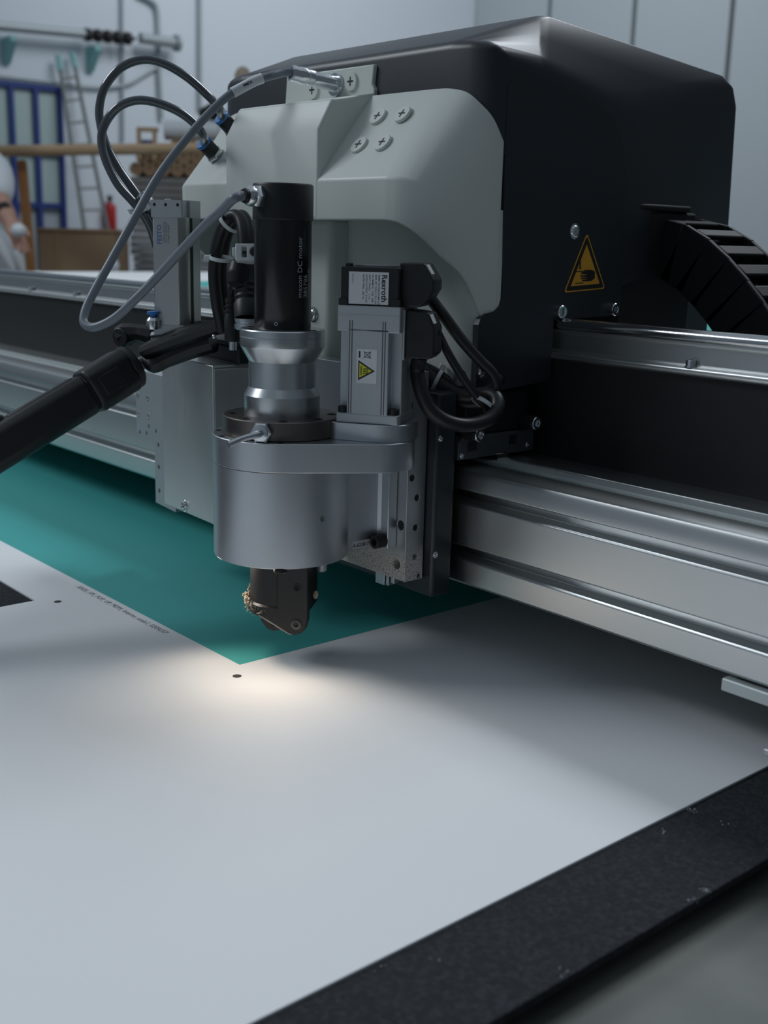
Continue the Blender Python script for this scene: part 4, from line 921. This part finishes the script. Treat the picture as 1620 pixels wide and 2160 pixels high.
cl = thing('phone_clamp', 'black plastic clamp with threaded rods on the end of the monopod', 'clamp', at_d(380, 720, 770))
obj('clamp_arm', B().tube([at_d(302, 742, 807), at_d(340, 727, 802), at_d(400, 705, 795), at_d(465, 688, 788)], [6, 8, 8.5, 6.5], 10, 6, flat=0.8), blk, cl)
obj('clamp_arm', B().tube([at_d(332, 700, 833), at_d(380, 694, 823), at_d(430, 690, 814), at_d(470, 686, 805)], [4, 7.5, 6.5, 5], 10, 6, flat=0.7), blk, cl)
obj('clamp_jaw', B().tube([at_d(306, 758, 809), at_d(325, 768, 807), at_d(350, 757, 807), at_d(400, 735, 805), at_d(450, 720, 800)], [4, 6.5, 6.5, 8, 8], 10, 6), blk, cl)
obj('arm_slot', B().tube([at_d(366, 706, 792), at_d(388, 699, 790)], 2.0, 8, 0, flat=0.5), blkm, cl)
obj('wing_knob', B().tube([at_d(252, 712, 822), at_d(266, 706, 821), at_d(292, 702, 818), at_d(322, 708, 816)], [7.5, 8.5, 6, 7.2], 8, 5), blk, cl)
obj('knob_face', B().lathe([(6.5, 0), (7, 0.6), (6.4, 1.4)], at_d(254, 712, 816), (at_d(240, 714, 811)-at_d(262, 709, 819)), 20), mat('grey_rubber', (0.03, 0.032, 0.034), 0.35), cl)
def rod(name, a_, c_, r, par):
    d_ = c_-a_; n_ = int(d_.length/0.8); b = B(); pr = []
    for i in range(n_): pr += [(r, i*d_.length/n_), (r*0.84, (i+0.5)*d_.length/n_)]
    pr.append((r, d_.length)); obj(name, b.lathe(pr, a_, d_, 16), chrome, par)
rod('threaded_rod', at_d(320, 708, 814), at_d(352, 704, 811), 3.0, cl)
rod('threaded_rod', at_d(292, 763, 812), at_d(312, 752, 808), 3.0, cl)
obj('pivot_bolt', B().sphere(1.8, at_d(452, 710, 784)), chrome, cl)
obj('clamp_plate', B().prism([(0, 0), (46, -2), (44, 18), (4, 20)], at_d(322, 690, 844)+V((0, 0, -6)), A7, B7, Z*3.0), blk, cl, bevel=1)

# ================================================================== CABLES AND HOSES
def cable(name, pts, r, mt, label, cat='cable', seg=14, sm=8, group=None):
    b = B().tube(pts, r, seg, sm); t = thing(name, label, cat, pts[0], group)
    obj('jacket', b, mt, t); return t
h1 = [f1, at_d(462, 228, 806), at_d(440, 203, 805), at_d(395, 163, 800), at_d(345, 134, 798), at_d(300, 126, 798), at_d(255, 143, 800), at_d(222, 182, 803), at_d(210, 225, 806), at_d(212, 262, 806), at_d(225, 308, 806), at_d(252, 358, 806), at_d(285, 405, 806), at_d(312, 445, 808), at_d(330, 490, 812), at_d(345, 560, 818)]
cable('air_hose', h1, 3.0, hose, 'dark grey air hose making the larger upper loop', 'hose')
h2 = [f2, at_d(428, 284, 800), at_d(405, 256, 794), at_d(370, 232, 790), at_d(325, 215, 788), at_d(285, 212, 788), at_d(250, 226, 790), at_d(225, 255, 794), at_d(214, 290, 797), at_d(222, 335, 797), at_d(248, 388, 797), at_d(280, 425, 798), at_d(302, 452, 800), at_d(318, 482, 804), at_d(330, 520, 810)]
ht = cable('air_hose', h2, 3.0, hose, 'dark grey air hose making the smaller lower loop', 'hose')
def tie(parent, O, ax, r, head=None, wid=1.2):
    obj('cable_tie', B().lathe([(r-0.3, -wid), (r+0.4, -wid), (r+0.4, wid), (r-0.3, wid)], O, ax, 24, cap0=False, cap1=False), nylon, parent)
    if head is not None:
        x, y, z = basis(ax); obj('tie_head', B().fbox(V(O)+V(head).normalized()*(r+1.6), V(head).normalized(), V(ax).normalized().cross(V(head).normalized()), V(ax).normalized(), (-1.6, 2.2), (-2.2, 2.2), (-2, 2)), nylon, parent, bevel=0.5)
tie(ht, at_d(303, 447, 800), at_d(312, 470, 801)-at_d(290, 432, 799), 6.6, -_R)
g = [ct-cax*6, ct+cax*2, at_d(572, 160, 762), at_d(535, 172, 758), at_d(490, 196, 755), at_d(445, 235, 752), at_d(390, 297, 748), at_d(335, 370, 742), at_d(285, 458, 736), at_d(240, 540, 730), at_d(200, 612, 724), at_d(180, 655, 720), at_d(178, 682, 717), at_d(200, 690, 713), at_d(240, 672, 708), at_d(285, 632, 702), at_d(345, 570, 694), at_d(410, 499, 678), at_d(446, 462, 667), at_d(470, 441, 660), gEnd+gd*6.5+V((-2.0, 0, -2.4)), gEnd+gd*2.5+V((-0.4, 0, -0.4)), gEnd-gd*3]
gc = cable('grey_cable', g, 2.75, gcab, 'light grey cable looping from the plug connector down to the black motor', seg=16, sm=10)
sl = spline([at_d(553, 165, 759.5), at_d(535, 172, 758), at_d(512, 184, 756.5), at_d(490, 196, 755)], 8)
slv = obj('marker_sleeve', B().tube([sl[i] for i in range(0, len(sl), 3)], 3.35, 16, 3), labelm, gc)
ta, tb_ = at_d(532, 172, 754.2), at_d(506, 185, 752.8); tx = (tb_-ta).normalized(); tn = -_f; ty = tn.cross(tx).normalized()
text('marker_lettering', 'X/M6', 3.0, lambda x, y: ta+tx*x+ty*(y-1.2), ink, gc, bold=0.02)
# black cable loop left of the motor
lp = lambda dx, dd: [at_d(470+dx, 700, 778+dd), at_d(458+dx, 640, 772+dd), at_d(452+dx, 575, 766+dd), at_d(458+dx, 520, 760+dd), at_d(470+dx, 480, 754+dd), at_d(490+dx, 456, 748+dd), at_d(506+dx*0.7, 462, 744+dd), at_d(514+dx*0.6, 490, 740+dd), at_d(516+dx*0.5, 535, 738+dd), at_d(512+dx*0.6, 580, 738+dd), at_d(503+dx, 615, 738+dd)]
bl = thing('black_cable_loop', 'pair of thick black cables looped and tied left of the black motor', 'cable', at_d(470, 700, 775))
obj('jacket', B().tube(lp(0, 0), 4.2, 14, 7), rub, bl); obj('jacket', B().tube(lp(15, 6), 4.0, 14, 7), rub, bl)
tie(bl, at_d(467, 545, 757), at_d(463, 575, 766)-at_d(470, 500, 757), 7.6, -_R); tie(bl, at_d(484, 470, 750), at_d(500, 455, 746)-at_d(470, 490, 754), 7.4, _U-_R*0.3)
cp = thing('nylon_clip', 'white nylon cable clip fixed beside the black motor', 'clip', at_d(518, 535, 728))
CO = at_d(518, 534, 722)
obj('clip_band', B().fbox(CO, _R, _U, _f, (-6, 7), (3.2, 5.2), (-4, 8)).fbox(CO, _R, _U, _f, (-6, 7), (-5.4, -3.4), (-4, 8)).fbox(CO, _R, _U, _f, (-8, -5.2), (-2.4, 3.0), (-3.5, 4)).fbox(CO, _R, _U, _f, (-6, -1.8), (-4, 4), (-4, -2.4)).fbox(CO, _R, _U, _f, (1.2, 7), (-4, 4), (-4, -2.4)), nylon, cp, bevel=0.6)
obj('clip_screw', B().lathe([(3, 0), (3, 1.2), (2.2, 1.6)], CO+_R*6-_f*4, -_f, 16), blkst, cp)
# shrink sleeves and connectors below the clip
pg = thing('cable_plug', 'ribbed black cable plug with knurled metal ring beside the motor', 'connector', at_d(520, 692, 730))
obj('boot', B().lathe([(8.5, 0), (8.8, 10), (7.6, 12), (8.2, 14), (7.4, 16), (8.2, 18), (7.4, 20), (8.0, 22), (7.2, 24), (7.6, 30), (5.6, 40), (4.6, 46)], at_d(522, 673, 732), at_d(520, 560, 738)-at_d(522, 673, 732), 24), blk, pg)
obj('knurled_ring', B().lathe([(7.8, -6.5), (8.4, -6), (8.4, -2.8), (7.6, -2.6), (7.6, -2), (8.2, -1.8), (8.2, 0.6)], at_d(522, 673, 732), Z, 40), chrome, pg)
obj('shrink_sleeve', B().tube([at_d(506, 560, 733), at_d(502, 580, 732), at_d(498, 600, 731)], [7, 7.4, 5.6], 14, 5), rub, pg)
dp = thing('barrel_plug', 'slim black barrel plug standing on the flat camera unit', 'connector', at_d(490, 726, 748))
obj('plug_body', B().lathe([(4.6, 0), (5.3, 2), (5.2, 16), (4.4, 18), (4.4, 19), (5, 19.4), (5, 20.6), (4.2, 21), (4.2, 22), (4.8, 22.4), (4.8, 23.6), (4, 24), (4, 25), (4.4, 25.4), (4.4, 28), (2.4, 29)], at_d(491, 722, 748), at_d(489, 630, 745)-at_d(491, 722, 748), 20), blk, dp)
obj('lead', B().tube([at_d(489, 632, 746), at_d(488, 612, 744), at_d(492, 598, 740), at_d(500, 575, 738)], 2.2, 10, 6), rub, dp)
obj('plug_tip', B().lathe([(2.6, -5), (2.6, 1)], at_d(491, 722, 748), Z, 14), chrome, dp)
# servo cables on the right
s1 = cable('encoder_cable', [SV+A33*31+B33*-4+V((0, 0, 229)), at_d(902, 622, 690), at_d(935, 665, 694), at_d(972, 715, 698), at_d(1010, 758, 702), at_d(1040, 790, 706), at_d(1046, 820, 710), at_d(1028, 843, 714), at_d(990, 852, 720), at_d(950, 840, 724), at_d(915, 812, 726), at_d(880, 790, 728)], 3.5, rub, 'black encoder cable running from the upper servo connector to the right')
s2 = cable('power_cable', [SV+A33*28+B33*-4+V((0, 0, 194)), at_d(880, 778, 682), at_d(887, 820, 682), at_d(906, 862, 684), at_d(940, 888, 688), at_d(985, 897, 694), at_d(1030, 885, 700), at_d(1049, 860, 704), at_d(1045, 838, 708), at_d(1020, 832, 713), at_d(975, 835, 718), at_d(930, 812, 722), at_d(890, 782, 726)], 4.5, rub, 'thick black power cable looping under the servo connectors')
s3 = cable('thin_servo_cable', [SV+A33*36+B33*-2+V((0, 0, 207)), at_d(922, 700, 690), at_d(945, 745, 693), at_d(975, 795, 697), at_d(1005, 835, 702), at_d(1024, 858, 706), at_d(1030, 880, 712)], 2.6, rub, 'thin black cable hanging between the two thicker servo cables')
s4 = cable('rear_cable', [at_d(880, 768, 728), at_d(915, 785, 727), at_d(960, 812, 725), at_d(1005, 826, 724), at_d(1040, 815, 724), at_d(1056, 795, 726)], 3.6, rub, 'black cable behind the white cable tie at the back of the loop')
tie(s4, at_d(922, 803, 722), at_d(960, 812, 725)-at_d(900, 782, 726), 7.0, _U+_R*0.4)
tie(s2, at_d(1018, 850, 706), at_d(1040, 800, 706)-at_d(1000, 868, 703), 7.0)

# ================================================================== WORK LIGHT on the head (warm spot on the sheet)
wl = thing('work_light', 'pair of small warm spotlights under the front of the round tool housing', 'lamp', (0, -25, 66))
for LO, LT, en in ((V((-25, -29, 66.6)), V((62, -72, 0)), 0.15), (V((31, -23, 66.6)), V((98, -84, 0)), 0.155)):
    la = (LT-LO).normalized()
    obj('lamp_housing', B().lathe([(3.6, -1.2), (4, -0.6), (4, 0.8), (3.5, 1.2), (3.3, 0.2)], LO, (0, 0, -1), 24), blk, wl)
    sl_ = bpy.data.lights.new('work_light_spot', 'SPOT'); sl_.energy = en; sl_.color = (1.0, 0.84, 0.68); sl_.spot_size = R(152); sl_.spot_blend = 1.0; sl_.shadow_soft_size = 0.006
    so = bpy.data.objects.new('work_light_spot', sl_); COL.objects.link(so); so.location = (LO+V((0, 0, -2.5)))*S; so.rotation_euler = la.to_track_quat('-Z', 'Y').to_euler()
